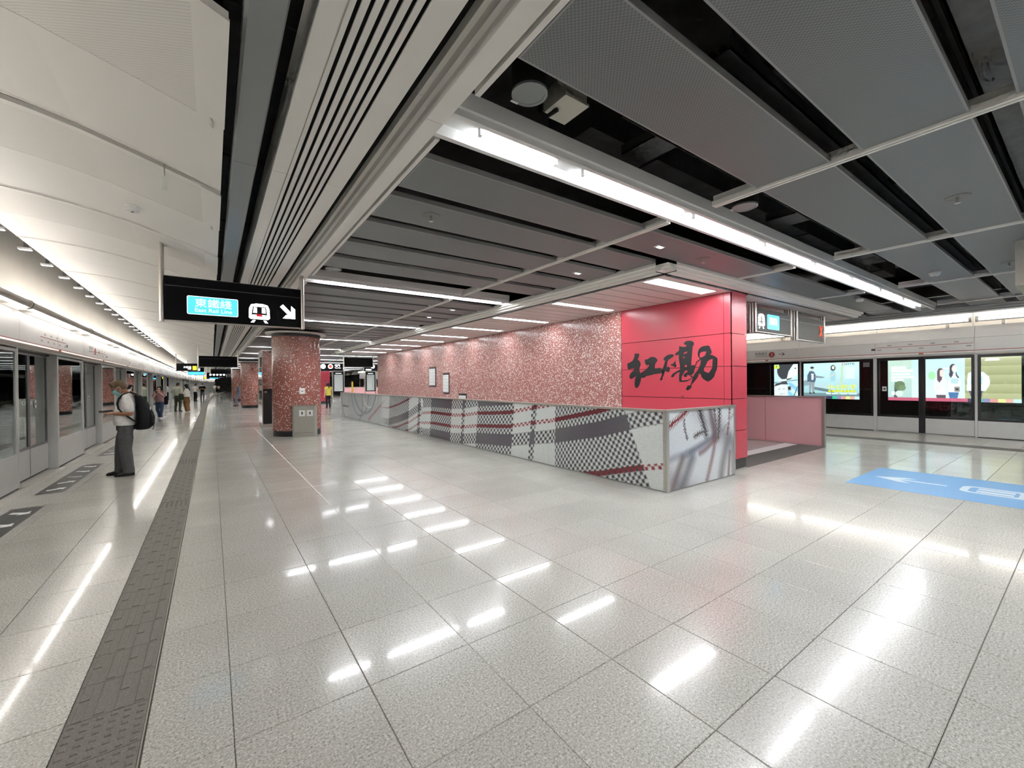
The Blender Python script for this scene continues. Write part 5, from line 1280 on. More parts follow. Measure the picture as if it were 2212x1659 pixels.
def tray(x0, x1, y0, y1, z, label, hang):
    o = thing('cable_tray', label, 'cable tray', ((x0 + x1) / 2, (y0 + y1) / 2, z), 'cable trays in the ceiling void')
    along_x = (x1 - x0) > (y1 - y0)
    tm = 'duct_grey' if 'perforated' in label else 'duct_dark'
    B('bed', tm, o, x0, x1, y0, y1, z, z + 0.008)
    if along_x:
        B('side_rail', tm, o, x0, x1, y0, y0 + 0.012, z, z + 0.08); B('side_rail', tm, o, x0, x1, y1 - 0.012, y1, z, z + 0.08)
        for k in range(3): MB().tube([(x0, y0 + 0.06 + 0.06 * k, z + 0.035), (x1, y0 + 0.07 + 0.06 * k, z + 0.035)], 0.02, 6).build('cable', 'void_black', o)
    else:
        B('side_rail', tm, o, x0, x0 + 0.012, y0, y1, z, z + 0.08); B('side_rail', tm, o, x1 - 0.012, x1, y0, y1, z, z + 0.08)
        for k in range(3): MB().tube([(x0 + 0.06 + 0.06 * k, y0, z + 0.035), (x0 + 0.07 + 0.06 * k, y1, z + 0.035)], 0.02, 6).build('cable', 'void_black', o)
    for t_ in hang:
        px, py = (x0 + (x1 - x0) * t_, (y0 + y1) / 2) if along_x else ((x0 + x1) / 2, y0 + (y1 - y0) * t_)
        MB().cyl((px, py, z), (px, py, 4.35), 0.010, n=6).build('hanger', 'duct_dark', o)
tray(2.4, 8.9, 1.80, 1.96, 3.45, 'cable tray above the gap right of the long light', (0.02, 0.98))
tray(2.4, 13.5, 1.20, 1.40, 3.45, 'cable tray above the narrow gap between grey panels', (0.02, 0.98))
tray(2.9, 3.2, -1.5, 2.4, 3.535, 'cable tray crossing over the long light, nearer one', ())
tray(5.6, 6.0, -1.5, 2.4, 3.535, 'cable tray crossing over the long light, middle one', ())
tray(8.2, 8.7, -1.5, 2.4, 3.535, 'cable tray crossing over the long light, further one', ())
tray(2.0, 12.0, 0.30, 0.45, 3.45, 'perforated cable channel above the rightmost ceiling gap', (0.02, 0.98))
def duct(x0, x1, y0, y1, z0, z1, label, mat='duct_dark'):
    o = thing('air_duct', label, 'duct', ((x0 + x1) / 2, (y0 + y1) / 2, z0), 'air ducts in the ceiling void')
    B('casing', mat, o, x0, x1, y0, y1, z0, z1)
    n = max(2, int((y1 - y0 + x1 - x0) / 2))
    for k in range(n):
        if (y1 - y0) > (x1 - x0):
            y = y0 + (y1 - y0) * (k + 0.5) / n; B('flange', mat, o, x0 - 0.02, x1 + 0.02, y - 0.02, y + 0.02, z0 - 0.02, z1)
        else:
            x = x0 + (x1 - x0) * (k + 0.5) / n; B('flange', mat, o, x - 0.02, x + 0.02, y0 - 0.02, y1 + 0.02, z0 - 0.02, z1)
duct(0.10, 0.9, -6, 40, 3.85, 4.3485, 'long dark air duct above the slatted ceiling band')
duct(2.9, 12.9, -0.6, 0.2, 3.95, 4.3485, 'dark air duct above the right ceiling panels')
duct(2.9, 12.9, 2.75, 3.35, 3.95, 4.3485, 'dark air duct above the long light')
duct(9.6, 10.2, 0.5, 2.6, 3.75, 4.3485, 'pale grey duct crossing the ceiling gap', 'duct_grey')
# loose bits on the vault
def clip(x, y, z, label):
    o = thing('vault_clip', label, 'bracket', (x, y, z), 'small brackets on the vault')
    mb = MB(); mb.tube([(x, y - 0.05, z), (x + 0.012, y - 0.025, z - 0.03), (x + 0.012, y + 0.025, z - 0.03), (x, y + 0.05, z)], 0.005, 6); mb.build('loop', 'steel', o, True)
clip(0.01, 3.30, 3.272, 'small wire bracket on the nearest white vault panel')
clip(0.01, 5.50, 3.272, 'small wire bracket on the second white vault panel')
vh = thing('vault_hanger', 'thin hanger with a clear tag below the first dark vault slot', 'hanger', (-0.30, 4.47, 3.2))
MB().cyl((-0.30, 4.47, 3.30), (-0.30, 4.47, 3.42), 0.005, n=6).build('rod', 'steel', vh); B('tag', 'paper', vh, -0.318, -0.282, 4.465, 4.472, 3.19, 3.30)
# ------------------------------------------------------------------ people
for nm, c, r in (('skin_tan', (0.36, 0.17, 0.10), 0.5), ('skin_pale', (0.60, 0.38, 0.29), 0.5), ('hair_brown', (0.13, 0.085, 0.05), 0.55), ('hair_black', (0.012, 0.011, 0.012), 0.45),
                 ('cloth_white', (0.78, 0.78, 0.76), 0.8), ('cloth_grey', (0.088, 0.088, 0.09), 0.85), ('cloth_black', (0.010, 0.010, 0.012), 0.7), ('cloth_mauve', (0.30, 0.17, 0.18), 0.85), ('cloth_jeans', (0.045, 0.075, 0.13), 0.85),
                 ('cloth_sage', (0.40, 0.42, 0.33), 0.85), ('cloth_olive', (0.06, 0.07, 0.045), 0.85), ('cloth_brown', (0.17, 0.085, 0.03), 0.85), ('cloth_cream', (0.70, 0.67, 0.62), 0.85), ('cloth_slate', (0.12, 0.12, 0.16), 0.85),
                 ('cloth_yellow', (0.68, 0.58, 0.10), 0.8), ('mask_blue', (0.33, 0.66, 0.70), 0.8), ('mask_white', (0.75, 0.77, 0.78), 0.8), ('shoe_black', (0.012, 0.012, 0.013), 0.4), ('shoe_white', (0.70, 0.69, 0.67), 0.5), ('cloth_pink', (0.55, 0.35, 0.33), 0.85)):
    plain(nm, c, r, noise=0.10 if 'cloth' in nm else 0.0, nscale=25, spec=0.3)
SCRATCH = bpy.data.scenes.new('scratch')
def remesh(name, mb, voxel, mat, parent, smooth=3):
    """closed pieces -> one continuous skin"""
    me = bpy.data.meshes.new('tmp'); me.from_pydata(mb.v, [], mb.f)
    bm = bmesh.new(); bm.from_mesh(me); bmesh.ops.recalc_face_normals(bm, faces=bm.faces); bm.to_mesh(me); bm.free()
    ob = bpy.data.objects.new('tmp', me); SCRATCH.collection.objects.link(ob)
    m1 = ob.modifiers.new('r', 'REMESH'); m1.mode = 'VOXEL'; m1.voxel_size = voxel
    m2 = ob.modifiers.new('s', 'SMOOTH'); m2.iterations = smooth; m2.factor = 0.5
    with bpy.context.temp_override(scene=SCRATCH, view_layer=SCRATCH.view_layers[0]):
        dg = bpy.context.evaluated_depsgraph_get(); out = bpy.data.meshes.new_from_object(ob.evaluated_get(dg))
    bpy.data.objects.remove(ob); bpy.data.meshes.remove(me)
    out.name = name; out.materials.clear(); out.materials.append(M[mat])
    for p in out.polygons: p.use_smooth = True
    return local(name, out, parent)
def loft(mb, rings, n=18):
    """stack of horizontal ellipses (x, y, z, rx, ry)"""
    vs = []; fs = []
    for (x, y, z, rx, ry) in rings:
        for i in range(n):
            q = 2 * PI * i / n; vs.append((x + rx * math.cos(q), y + ry * math.sin(q), z))
    for k in range(len(rings) - 1):
        for i in range(n):
            j = (i + 1) % n; fs.append((k * n + i, k * n + j, (k + 1) * n + j, (k + 1) * n + i))
    fs += [tuple(range(n - 1, -1, -1)), tuple(range((len(rings) - 1) * n, len(rings) * n))]
    mb._add(vs, fs)
def limb(mb, pts, rs, n=12):
    mb.tube(pts, rs, n)
    for p, r in zip(pts, rs): mb.ball(p, r * 0.99, 12)
def xform(mb, mat4):
    mb.v = [tuple(mat4 @ Vector(v)) for v in mb.v]; return mb
def merge(a, b_): a._add(b_.v, b_.f); return a
def hand(mb, wrist, fwd_, up_, side, grip=0.6, s=1.0):
    """palm, four fingers of different length bent at the knuckles, thumb from the side of the palm"""
    f = Vector(fwd_).normalized(); u = Vector(up_); u = (u - f * u.dot(f)).normalized(); sd = f.cross(u) * side   # sd points to the thumb side
    w_ = Vector(wrist)
    palm = w_ + f * 0.048 * s
    for k in range(4):
        a = w_ + f * 0.012 * s + sd * (0.024 - 0.016 * k) * s; b_ = w_ + f * (0.088 - 0.004 * abs(k - 1)) * s + sd * (0.030 - 0.020 * k) * s
        limb(mb, [a, (a + b_) / 2, b_], [0.016 * s, 0.0155 * s, 0.011 * s], 8)
        L = (0.068, 0.076, 0.070, 0.055)[k] * s
        d1 = (f * math.cos(0.5 * grip) - u * math.sin(0.5 * grip)); d2 = (f * math.cos(1.4 * grip) - u * math.sin(1.4 * grip)); d3 = (f * math.cos(2.1 * grip) - u * math.sin(2.1 * grip))
        p1 = b_ + d1 * L * 0.45; p2 = p1 + d2 * L * 0.32; p3 = p2 + d3 * L * 0.23
        limb(mb, [b_, p1, p2, p3], [0.0098 * s, 0.0090 * s, 0.0082 * s, 0.0068 * s], 8)
    t0 = w_ + f * 0.028 * s + sd * 0.028 * s
    t1 = t0 + (sd * 0.8 + f * 0.75).normalized() * 0.036 * s; t2 = t1 + (f * 0.9 + sd * 0.15 + u * 0.15).normalized() * 0.030 * s
    limb(mb, [t0, t1, t2], [0.0135 * s, 0.0105 * s, 0.0085 * s], 8)
def head_geo(long_hair=False, simple=False):
    """head facing +x, centre of the skull at the origin, chin near z = -0.125"""
    h = MB()
    h.ball((-0.008, 0, 0.020), 1, 20, (0.098, 0.077, 0.098))            # skull
    loft(h, [(0.022, 0, -0.128, 0.030, 0.026), (0.020, 0, -0.110, 0.058, 0.046), (0.010, 0, -0.070, 0.078, 0.060), (0.006, 0, -0.025, 0.088, 0.068), (0.002, 0, 0.02, 0.093, 0.073)], 20)   # face and jaw
    limb(h, [(0.092, 0, 0.006), (0.104, 0, -0.022), (0.108, 0, -0.036)], [0.009, 0.011, 0.013], 8)   # nose
    h.ball((0.099, 0.012, -0.040), 0.008, 8); h.ball((0.099, -0.012, -0.040), 0.008, 8)
    for s in (1, -1):
        h.ball((0.080, 0.030 * s, 0.018), 1, 10, (0.015, 0.022, 0.008))   # brow
        h.ball((-0.004, 0.077 * s, -0.014), 1, 10, (0.019, 0.008, 0.031)) # ear
        h.ball((0.070, 0.040 * s, -0.035), 1, 10, (0.018, 0.018, 0.018))  # cheek
    h.ball((0.083, 0, -0.072), 1, 10, (0.012, 0.024, 0.007)); h.ball((0.080, 0, -0.082), 1, 10, (0.012, 0.020, 0.007))   # lips
    return h
def hair_geo(style):
    g = MB()
    if style == 'short':
        g.ball((-0.014, 0, 0.030), 1, 22, (0.102, 0.081, 0.097)); g.ball((-0.042, 0, -0.006), 1, 16, (0.070, 0.077, 0.082)); g.ball((0.030, 0, 0.088), 1, 14, (0.052, 0.058, 0.032)); g.ball((-0.02, 0, 0.10), 1, 14, (0.07, 0.06, 0.032))
    else:
        g.ball((-0.022, 0, 0.038), 1, 20, (0.103, 0.087, 0.094)); g.ball((-0.040, 0, -0.03), 1, 16, (0.082, 0.094, 0.11)); g.ball((0.040, 0, 0.075), 1, 12, (0.058, 0.074, 0.045))
        if style == 'long':
            loft(g, [(-0.085, 0, -0.34, 0.020, 0.060), (-0.085, 0, -0.25, 0.034, 0.085), (-0.070, 0, -0.12, 0.05, 0.096), (-0.05, 0, 0.0, 0.06, 0.092)])
            for s in (1, -1): limb(g, [(0.01, 0.078 * s, 0.02), (0.0, 0.088 * s, -0.08), (-0.01, 0.090 * s, -0.22)], [0.026, 0.026, 0.014], 8)
        elif style == 'tail':
            limb(g, [(-0.11, 0, 0.02), (-0.14, 0, -0.06), (-0.13, 0, -0.20), (-0.12, 0, -0.34)], [0.035, 0.040, 0.034, 0.012], 10)
    return g
def mask_geo():
    """pleated face mask: closed shell in front of the nose, mouth and chin"""
    vs = []; fs = []; nu, nv = 12, 8
    for lay, off in ((0, 0.012), (1, 0.007)):
        for j in range(nv + 1):
            z = -0.012 - 0.118 * j / nv
            for i in range(nu + 1):
                a = -1.12 + 2.24 * i / nu
                rx = 0.098 - 0.028 * (j / nv) ** 2 + 0.016 * math.sin(PI * min(1, j / nv * 1.3)) * math.cos(a) + off + (0.002 if j % 2 else 0)
                ry = 0.074 - 0.012 * (j / nv) ** 2 + off
                vs.append((rx * math.cos(a) + 0.004, ry * math.sin(a), z))
    n1 = (nu + 1) * (nv + 1)
    def q(l, j, i): return l * n1 + j * (nu + 1) + i
    for j in range(nv):
        for i in range(nu):
            fs.append((q(0, j, i), q(0, j, i + 1), q(0, j + 1, i + 1), q(0, j + 1, i))); fs.append((q(1, j, i), q(1, j + 1, i), q(1, j + 1, i + 1), q(1, j, i + 1)))
    for j in range(nv):
        fs.append((q(0, j, 0), q(0, j + 1, 0), q(1, j + 1, 0), q(1, j, 0))); fs.append((q(0, j, nu), q(1, j, nu), q(1, j + 1, nu), q(0, j + 1, nu)))
    for i in range(nu):
        fs.append((q(0, 0, i), q(1, 0, i), q(1, 0, i + 1), q(0, 0, i + 1))); fs.append((q(0, nv, i), q(0, nv, i + 1), q(1, nv, i + 1), q(1, nv, i)))
    g = MB(); g._add(vs, fs); return g
def shoe_geo(x, y, yaw, s=1.0):
    g = MB()
    loft(g, [(0.03, 0, 0.0, 0.135, 0.046), (0.03, 0, 0.028, 0.140, 0.049), (0.022, 0, 0.048, 0.128, 0.047), (-0.012, 0, 0.070, 0.085, 0.042), (-0.045, 0, 0.095, 0.050, 0.038), (-0.05, 0, 0.115, 0.046, 0.036)])
    return xform(g, Matrix.Translation((x, y, 0)) @ Matrix.Rotation(yaw, 4, 'Z') @ Matrix.Scale(s, 4))

def person(label, loc, rz, H, p):
    """p: pose and clothes; local axes: x forward, y left, z up; lengths for a body 1.70 high, scaled to H"""
    o = thing('person', label, 'person', loc, None, rz); k = H / 1.70; o.scale = (k, k, k)
    fine = p.get('fine', False); vx = 0.0085 if fine else 0.014
    lean = p.get('lean', 0.0)
    nb = Vector(p.get('neck', (0.0, 0, 1.43))); hc = Vector(p.get('head', (0.045, 0, 1.575))); tilt = p.get('tilt', 0.15); hyaw = p.get('hyaw', 0.0)
    HM = Matrix.Translation(hc) @ Matrix.Rotation(hyaw, 4, 'Z') @ Matrix.Rotation(tilt, 4, 'Y')
    hip = p.get('hip', (0.0, 0.0)); bw = p.get('build', 1.0)
    fl, fr_ = p.get('feet', ((0.02, 0.10), (0.02, -0.10)))
    kneel, kneer = p.get('knees', ((0.02 + fl[0] * 0.6, 0.10), (0.02 + fr_[0] * 0.6, -0.10)))
    body = MB(); merge(body, xform(head_geo(), HM))
    limb(body, [nb - Vector((0.01, 0, 0.05)), nb, HM @ Vector((-0.02, 0, -0.06))], [0.062, 0.056, 0.054])
    hx_, hy_ = hip
    torso = [(hx_, 0, 0.86, 0.112 * bw, 0.150 * bw), (hx_, 0, 0.98, 0.118 * bw, 0.148 * bw), ((hx_ + nb.x) / 2, 0, 1.12, 0.112 * bw, 0.142 * bw), (nb.x - 0.005, 0, 1.26, 0.112 * bw, 0.160 * bw), (nb.x - 0.01, 0, 1.36, 0.098, 0.172), (nb.x - 0.01, 0, 1.425, 0.066, 0.110)]
    loft(body, torso)
    arms = p.get('arms')
    for s, (sh, el, wr, hf, hu, gr) in zip((1, -1), arms):
        limb(body, [sh, (Vector(sh) + Vector(el)) / 2, el], [0.050, 0.047, 0.040]); limb(body, [el, (Vector(el) * 0.6 + Vector(wr) * 0.4), wr], [0.041, 0.042, 0.027])
        hand(body, wr, hf, hu, -s if p.get('palms', 'up') == 'up' else s, gr)
    for (f_, kn, s) in ((fl, kneel, 1), (fr_, kneer, -1)):
        limb(body, [(hx_, 0.085 * s, 0.88), (kn[0], kn[1], 0.48), (f_[0] - 0.04, f_[1], 0.10)], [0.078, 0.054, 0.038])
    body = remesh('body', body, vx, p['skin'], o, 4)
    # shirt
    sh_ = MB(); e = p.get('loose', 0.016)
    hem = p.get('hem', 0.90)
    belly = p.get('belly', 0.0)
    loft(sh_, [(hx_ + belly * 0.4, 0, hem, 0.125 * bw + e, 0.158 * bw + e), (hx_ + belly, 0, hem + 0.09, 0.130 * bw + e, 0.156 * bw + e), ((hx_ + nb.x) / 2 + belly * 0.7, 0, 1.12, 0.122 * bw + e, 0.150 * bw + e), (nb.x - 0.005, 0, 1.26, 0.118 * bw + e * 0.8, 0.166 * bw + e * 0.8), (nb.x - 0.012, 0, 1.36, 0.104 + e * 0.5, 0.178 + e * 0.4), (nb.x - 0.008, 0, 1.42, 0.074, 0.118), (nb.x - 0.002, 0, 1.452, 0.064, 0.070)])
    sl_ = p.get('sleeve', 0.62)
    for (sh, el, wr, hf, hu, gr) in arms:
        a, b_ = Vector(sh), Vector(el)
        if sl_ <= 1: c = a + (b_ - a) * sl_; limb(sh_, [a + Vector((0, 0, 0.005)), (a + c) / 2, c], [0.064, 0.064 + e * 0.6, 0.062 + e * 0.7])
        else:
            w_ = Vector(wr); c = b_ + (w_ - b_) * (sl_ - 1)
            limb(sh_, [a, (a + b_) / 2, b_], [0.066, 0.064, 0.056]); limb(sh_, [b_, c], [0.056, 0.042])
    shirt = remesh('shirt', sh_, vx * 1.2, p['shirt'], o, 4)
    # trousers or skirt
    tr_ = MB(); tw = p.get('leg_w', 1.0); cuff = p.get('cuff', 0.07)
    loft(tr_, [(hx_, 0, 0.80, 0.130 * bw, 0.165 * bw), (hx_, 0, 0.88, 0.132 * bw, 0.164 * bw), (hx_, 0, 0.97, 0.124 * bw, 0.152 * bw), (hx_, 0, 1.0, 0.120 * bw, 0.148 * bw)])
    for (f_, kn, s) in ((fl, kneel, 1), (fr_, kneer, -1)):
        limb(tr_, [(hx_, 0.078 * s, 0.83), ((hx_ + kn[0]) / 2, (0.078 * s + kn[1]) / 2, 0.66), (kn[0], kn[1], 0.47), (f_[0] * 0.7 + kn[0] * 0.3 - 0.03, f_[1], 0.26), (f_[0] - 0.045, f_[1], cuff + 0.05)], [0.098 * bw, 0.090 * tw, 0.074 * tw, 0.066 * tw, 0.060 * tw])
        loft(tr_, [(f_[0] - 0.045, f_[1], cuff, 0.064 * tw, 0.060 * tw), (f_[0] - 0.045, f_[1], cuff + 0.09, 0.063 * tw, 0.060 * tw)])
    remesh('trousers', tr_, vx * 1.3, p['legs'], o, 3)
    for f_, yw in ((fl, p.get('toe', 0.12)), (fr_, -p.get('toe', 0.12))):
        remesh('shoe', shoe_geo(f_[0] - 0.02, f_[1], yw), 0.009 if fine else 0.014, p['shoe'], o, 2)
    hr = remesh('hair', xform(hair_geo(p.get('hair', 'short')), HM), 0.008 if fine else 0.014, p['haircol'], o, 3)
    if p.get('mask'):
        mk = xform(mask_geo(), HM); mo = local('face_mask', mk.mesh('face_mask', p['mask'], True), o)
        for s in (1, -1):
            st = MB(); st.tube([HM @ Vector((0.05, 0.075 * s, -0.02)), HM @ Vector((0.01, 0.090 * s, 0.004)), HM @ Vector((-0.022, 0.086 * s, -0.012))], 0.003, 6); local('ear_loop', st.mesh('ear_loop', p['mask']), mo)
            st = MB(); st.tube([HM @ Vector((0.04, 0.066 * s, -0.10)), HM @ Vector((0.005, 0.088 * s, -0.06)), HM @ Vector((-0.022, 0.086 * s, -0.03))], 0.003, 6); local('ear_loop', st.mesh('ear_loop', p['mask']), mo)
    if fine or p.get('eyes'):
        for s in (1, -1):
            ey = MB(); ey.ball((0.086, 0.031 * s, 0.001), 1, 10, (0.010, 0.014, 0.006)); local('eye', xform(ey, HM).mesh('eye', 'print_dark', True), o)
    return o, HM, k
PHONE_ARMS = (((-0.02, 0.19, 1.375), (-0.02, 0.24, 1.10), (0.20, 0.12, 1.16), (0.9, -0.35, 0.2), (0.1, 0.3, 1), 0.75), ((-0.02, -0.19, 1.375), (-0.02, -0.24, 1.10), (0.20, -0.12, 1.16), (0.9, 0.35, 0.2), (0.1, -0.3, 1), 0.75))
DOWN_ARMS = (((-0.01, 0.19, 1.375), (-0.03, 0.23, 1.10), (0.02, 0.24, 0.86), (0.1, 0, -1), (1, 0, 0), 0.4), ((-0.01, -0.19, 1.375), (-0.03, -0.23, 1.10), (0.02, -0.24, 0.86), (0.1, 0, -1), (1, 0, 0), 0.4))
FACE_ARMS = (((0.0, 0.17, 1.36), (0.10, 0.22, 1.14), (0.20, 0.06, 1.36), (0.3, -0.5, 0.8), (-1, 0, 0.3), 0.8), ((0.0, -0.17, 1.36), (0.08, -0.24, 1.12), (0.22, -0.06, 1.28), (0.6, 0.6, 0.5), (-0.6, 0, 0.8), 0.8))
FOLD_ARMS = (((-0.01, 0.19, 1.37), (0.02, 0.25, 1.12), (0.17, 0.02, 1.14), (0.1, -1, 0.05), (0.2, 0, 1), 0.5), ((-0.01, -0.19, 1.37), (0.02, -0.25, 1.12), (0.18, -0.02, 1.18), (0.1, 1, 0.05), (0.2, 0, 1), 0.5))
def put(root, name, mb, mat, smooth=True): return local(name, mb.mesh(name, mat, smooth), root)
def rounded(mb, x0, x1, y0, y1, z0, z1):
    """soft box"""
    rx, ry, cx, cy = (x1 - x0) / 2, (y1 - y0) / 2, (x0 + x1) / 2, (y0 + y1) / 2
    n = 24; vs = []; fs = []; K_ = ((0.0, 0.62), (0.05, 0.86), (0.15, 0.98), (0.45, 1.0), (0.75, 0.96), (0.9, 0.82), (1.0, 0.50))
    for t_, s in K_:
        for i in range(n):
            q = 2 * PI * i / n; c, d = math.cos(q), math.sin(q); e = 0.5
            vs.append((cx + rx * s * math.copysign(abs(c) ** e, c), cy + ry * s * math.copysign(abs(d) ** e, d), z0 + (z1 - z0) * t_))
    for k in range(len(K_) - 1):
        for i in range(n):
            j = (i + 1) % n; fs.append((k * n + i, k * n + j, (k + 1) * n + j, (k + 1) * n + i))
    fs += [tuple(range(n - 1, -1, -1)), tuple(range((len(K_) - 1) * n, len(K_) * n))]
    mb._add(vs, fs); return mb
def strap(pts, wd, th, side):
    """flat webbing along points; side = direction of its width"""
    pts = [Vector(q) for q in pts]; sd = Vector(side).normalized(); vs = []; fs = []
    for i, q in enumerate(pts):
        d = (pts[min(i + 1, len(pts) - 1)] - pts[max(i - 1, 0)]).normalized(); s = (sd - d * sd.dot(d)).normalized(); n = d.cross(s)
        for a, b_ in ((-1, -1), (1, -1), (1, 1), (-1, 1)): vs.append(q + s * (a * wd / 2) + n * (b_ * th / 2))
    for i in range(len(pts) - 1):
        for k in range(4): fs.append((i * 4 + k, i * 4 + (k + 1) % 4, (i + 1) * 4 + (k + 1) % 4, (i + 1) * 4 + k))
    fs += [(3, 2, 1, 0), tuple(len(vs) - 4 + i for i in range(4))]
    g = MB(); g._add(vs, fs); return g

# man with the backpack, looking down at his phone
MAN = (-1.235, 10.05, 0.0)
man, HMm, _ = person('man in white T-shirt and grey trousers with face mask looking down at a phone', MAN, PI, 1.70,
    dict(fine=True, skin='skin_tan', shirt='cloth_white', legs='cloth_grey', shoe='shoe_black', haircol='hair_brown', hair='short', mask='mask_blue',
         neck=(0.005, 0, 1.435), head=(0.100, 0, 1.555), tilt=0.62, hip=(0.012, 0), build=1.0, belly=0.02, hem=0.885, loose=0.022, leg_w=1.28, cuff=0.05, sleeve=0.70,
         feet=((0.015, 0.11), (0.15, -0.10)), knees=((0.015, 0.105), (0.085, -0.10)), toe=0.08,
         arms=(((-0.02, 0.19, 1.37), (-0.075, 0.235, 1.095), (0.150, 0.120, 1.102), (0.92, -0.38, 0.12), (0.1, 0.2, 1), 0.75), ((-0.01, -0.19, 1.37), (-0.05, -0.235, 1.10), (0.155, -0.095, 1.10), (0.92, 0.36, 0.12), (0.1, -0.2, 1), 0.75))))
ph = thing('phone', 'dark phone in a flip case held out by the man with the backpack', 'phone', MAN, None, PI)
g = MB(); g.box(-0.085, 0.085, -0.045, 0.045, -0.009, 0.009); TM = Matrix.Translation((0.266, 0.012, 1.139)) @ Matrix.Rotation(0.10, 4, 'Y') @ Matrix.Rotation(0.22, 4, 'X')
put(ph, 'case', xform(g, TM), 'shoe_black', False)
g = MB(); g.box(-0.074, 0.074, -0.037, 0.037, 0.009, 0.011); put(ph, 'screen', xform(g, TM), 'frame_mid', False)
bp = thing('backpack', 'black backpack on the back of the man in white T-shirt', 'backpack', MAN, None, PI)
g = MB(); loft(g, [(-0.205, 0, 0.795, 0.085, 0.115), (-0.220, 0, 0.815, 0.105, 0.140), (-0.235, 0, 0.88, 0.118, 0.155), (-0.245, 0, 1.00, 0.122, 0.158), (-0.235, 0, 1.12, 0.112, 0.156), (-0.212, 0, 1.24, 0.096, 0.150), (-0.180, 0, 1.34, 0.074, 0.130), (-0.150, 0, 1.40, 0.050, 0.098), (-0.135, 0, 1.425, 0.025, 0.06)], 24); put(bp, 'bag', g, 'cloth_black')
g = MB(); loft(g, [(-0.315, 0, 0.84, 0.035, 0.09), (-0.325, 0, 0.87, 0.052, 0.115), (-0.332, 0, 1.00, 0.055, 0.120), (-0.318, 0, 1.10, 0.046, 0.112), (-0.29, 0, 1.16, 0.02, 0.08)], 20); put(bp, 'front_pocket', g, 'cloth_black')
g = MB(); g.tube([(-0.325, 0.10, 1.20), (-0.335, 0.128, 1.185), (-0.33, 0.138, 1.16), (-0.335, 0.118, 1.145)], 0.006, 6); put(bp, 'zip_loop', g, 'mask_white')
for s in (1, -1):
    put(bp, 'shoulder_strap', strap([(-0.17, 0.10 * s, 1.385), (-0.12, 0.125 * s, 1.435), (-0.05, 0.140 * s, 1.462), (0.025, 0.150 * s, 1.435), (0.082, 0.160 * s, 1.36), (0.100, 0.168 * s, 1.27), (0.082, 0.178 * s, 1.18), (0.02, 0.188 * s, 1.10), (-0.06, 0.188 * s, 1.02), (-0.15, 0.15 * s, 0.93)], 0.055, 0.016, (0.1, 1, 0)), 'cloth_black', False)
put(bp, 'handle', strap([(-0.14, 0.05, 1.39), (-0.12, 0.03, 1.435), (-0.12, -0.03, 1.435), (-0.14, -0.05, 1.39)], 0.02, 0.008, (1, 0, 0)), 'cloth_black', False)
put(bp, 'loose_strap', strap([(-0.33, 0.10, 0.92), (-0.372, 0.12, 0.89), (-0.378, 0.125, 0.84), (-0.36, 0.125, 0.785)], 0.018, 0.005, (0.3, 1, 0)), 'cloth_black', False)

# woman in jeans holding a phone before her face
W2 = (-2.02, 25.9, 0.0)
person('woman in mauve top and blue jeans holding a phone before her face', W2, -PI / 2 - 0.25, 1.58,
    dict(skin='skin_pale', shirt='cloth_mauve', legs='cloth_jeans', shoe='shoe_white', haircol='hair_black', hair='long', build=1.08, sleeve=0.8, leg_w=1.0, tilt=0.30, head=(0.055, 0, 1.57), arms=FACE_ARMS, feet=((0.03, 0.055), (-0.03, -0.05)), hem=0.86))
b_ = thing('shoulder_bag', 'black bag behind the woman in blue jeans', 'bag', W2, None, -PI / 2 - 0.25)
g = MB(); rounded(g, -0.24, -0.13, 0.02, 0.27, 0.66, 1.08); put(b_, 'bag', g, 'cloth_black'); put(b_, 'strap', strap([(-0.15, 0.12, 1.05), (-0.10, 0.13, 1.32), (0.0, 0.13, 1.345), (0.09, 0.13, 1.28)], 0.03, 0.01, (0, 1, 0)), 'cloth_black', False)
g = MB(); g.box(-0.07, 0.07, -0.036, 0.036, -0.005, 0.005)
p2 = thing('phone', 'dark phone held before the face of the woman in jeans', 'phone', W2, None, -PI / 2 - 0.25); put(p2, 'case', xform(g, Matrix.Translation((0.27, -0.02, 1.25)) @ Matrix.Rotation(-1.0, 4, 'Y')), 'shoe_black', False)
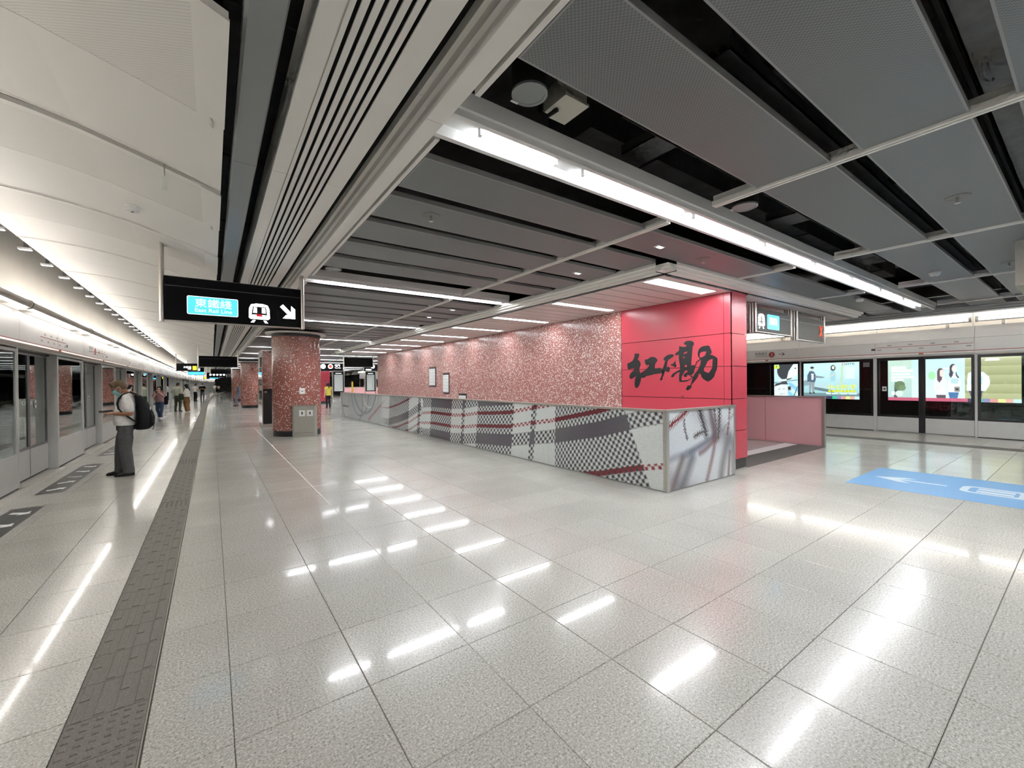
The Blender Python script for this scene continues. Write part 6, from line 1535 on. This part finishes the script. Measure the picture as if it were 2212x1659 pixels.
# couple
person('man in pale green shirt and dark trousers seen from behind beside a woman', (-1.69, 32.4, 0), PI / 2 - 0.5, 1.75,
    dict(skin='skin_tan', shirt='cloth_sage', legs='cloth_olive', shoe='shoe_black', haircol='hair_black', hair='short', tilt=0.35, build=1.08, sleeve=0.9, arms=PHONE_ARMS, hem=0.92, feet=((0.0, 0.10), (0.08, -0.10))))
person('woman with long dark hair in cream top and wide brown trousers', (-1.20, 31.3, 0), PI - 0.2, 1.64,
    dict(skin='skin_pale', shirt='cloth_cream', legs='cloth_brown', shoe='shoe_white', haircol='hair_black', hair='long', tilt=0.40, leg_w=1.75, sleeve=1.7, arms=PHONE_ARMS, hem=0.93, loose=0.03))
bg_ = thing('shoulder_bag', 'dark bag hanging between the couple', 'bag', (-1.46, 31.7, 0), None, 0.3)
g = MB(); rounded(g, -0.16, 0.16, -0.08, 0.08, 0.72, 1.12); put(bg_, 'bag', g, 'cloth_olive'); put(bg_, 'strap', strap([(0.12, 0, 1.08), (0.26, -0.25, 1.30), (0.27, -0.40, 1.40)], 0.03, 0.01, (0, 0.3, 1)), 'cloth_brown', False)
# further passengers
person('man in white T-shirt and black trousers waiting further down the platform', (-1.50 + bend(53), 53.0, 0), PI / 4, 1.72,
    dict(skin='skin_tan', shirt='cloth_white', legs='cloth_black', shoe='shoe_black', haircol='hair_black', hair='short', arms=PHONE_ARMS, tilt=0.3))
person('man in black T-shirt and grey trousers waiting further down the platform', (-0.94 + bend(53), 53.6, 0), -PI / 2, 1.75,
    dict(skin='skin_tan', shirt='cloth_black', legs='cloth_slate', shoe='shoe_black', haircol='hair_black', hair='short', arms=FOLD_ARMS, tilt=0.2, mask='mask_white'))
person('far figure in white walking at the end of the platform', (0.42, 97.0, 0), PI / 2, 1.70,
    dict(skin='skin_tan', shirt='cloth_white', legs='cloth_sage', shoe='shoe_black', haircol='hair_black', hair='short', arms=DOWN_ARMS, feet=((0.16, 0.09), (-0.16, -0.09))))
person('far figure in pink walking behind the one in white', (1.05, 100.0, 0), PI / 2, 1.60,
    dict(skin='skin_tan', shirt='cloth_pink', legs='cloth_black', shoe='shoe_black', haircol='hair_black', hair='long', arms=DOWN_ARMS, feet=((-0.14, 0.09), (0.14, -0.09))))
person('man in grey leaning against the second column', (1.60, 37.6, 0), PI + 0.3, 1.74,
    dict(skin='skin_tan', shirt='cloth_slate', legs='cloth_slate', shoe='shoe_black', haircol='hair_brown', hair='short', arms=FOLD_ARMS, tilt=0.2, feet=((0.24, 0.08), (0.10, -0.08)), sleeve=1.6))
person('staff member in yellow vest and black trousers with long dark hair', (6.22, 29.5, 0), PI / 2 + 0.2, 1.66,
    dict(skin='skin_pale', shirt='cloth_yellow', legs='cloth_black', shoe='shoe_black', haircol='hair_black', hair='tail', arms=DOWN_ARMS, sleeve=0.25, leg_w=0.95, hem=0.84))
bpy.data.scenes.remove(SCRATCH)
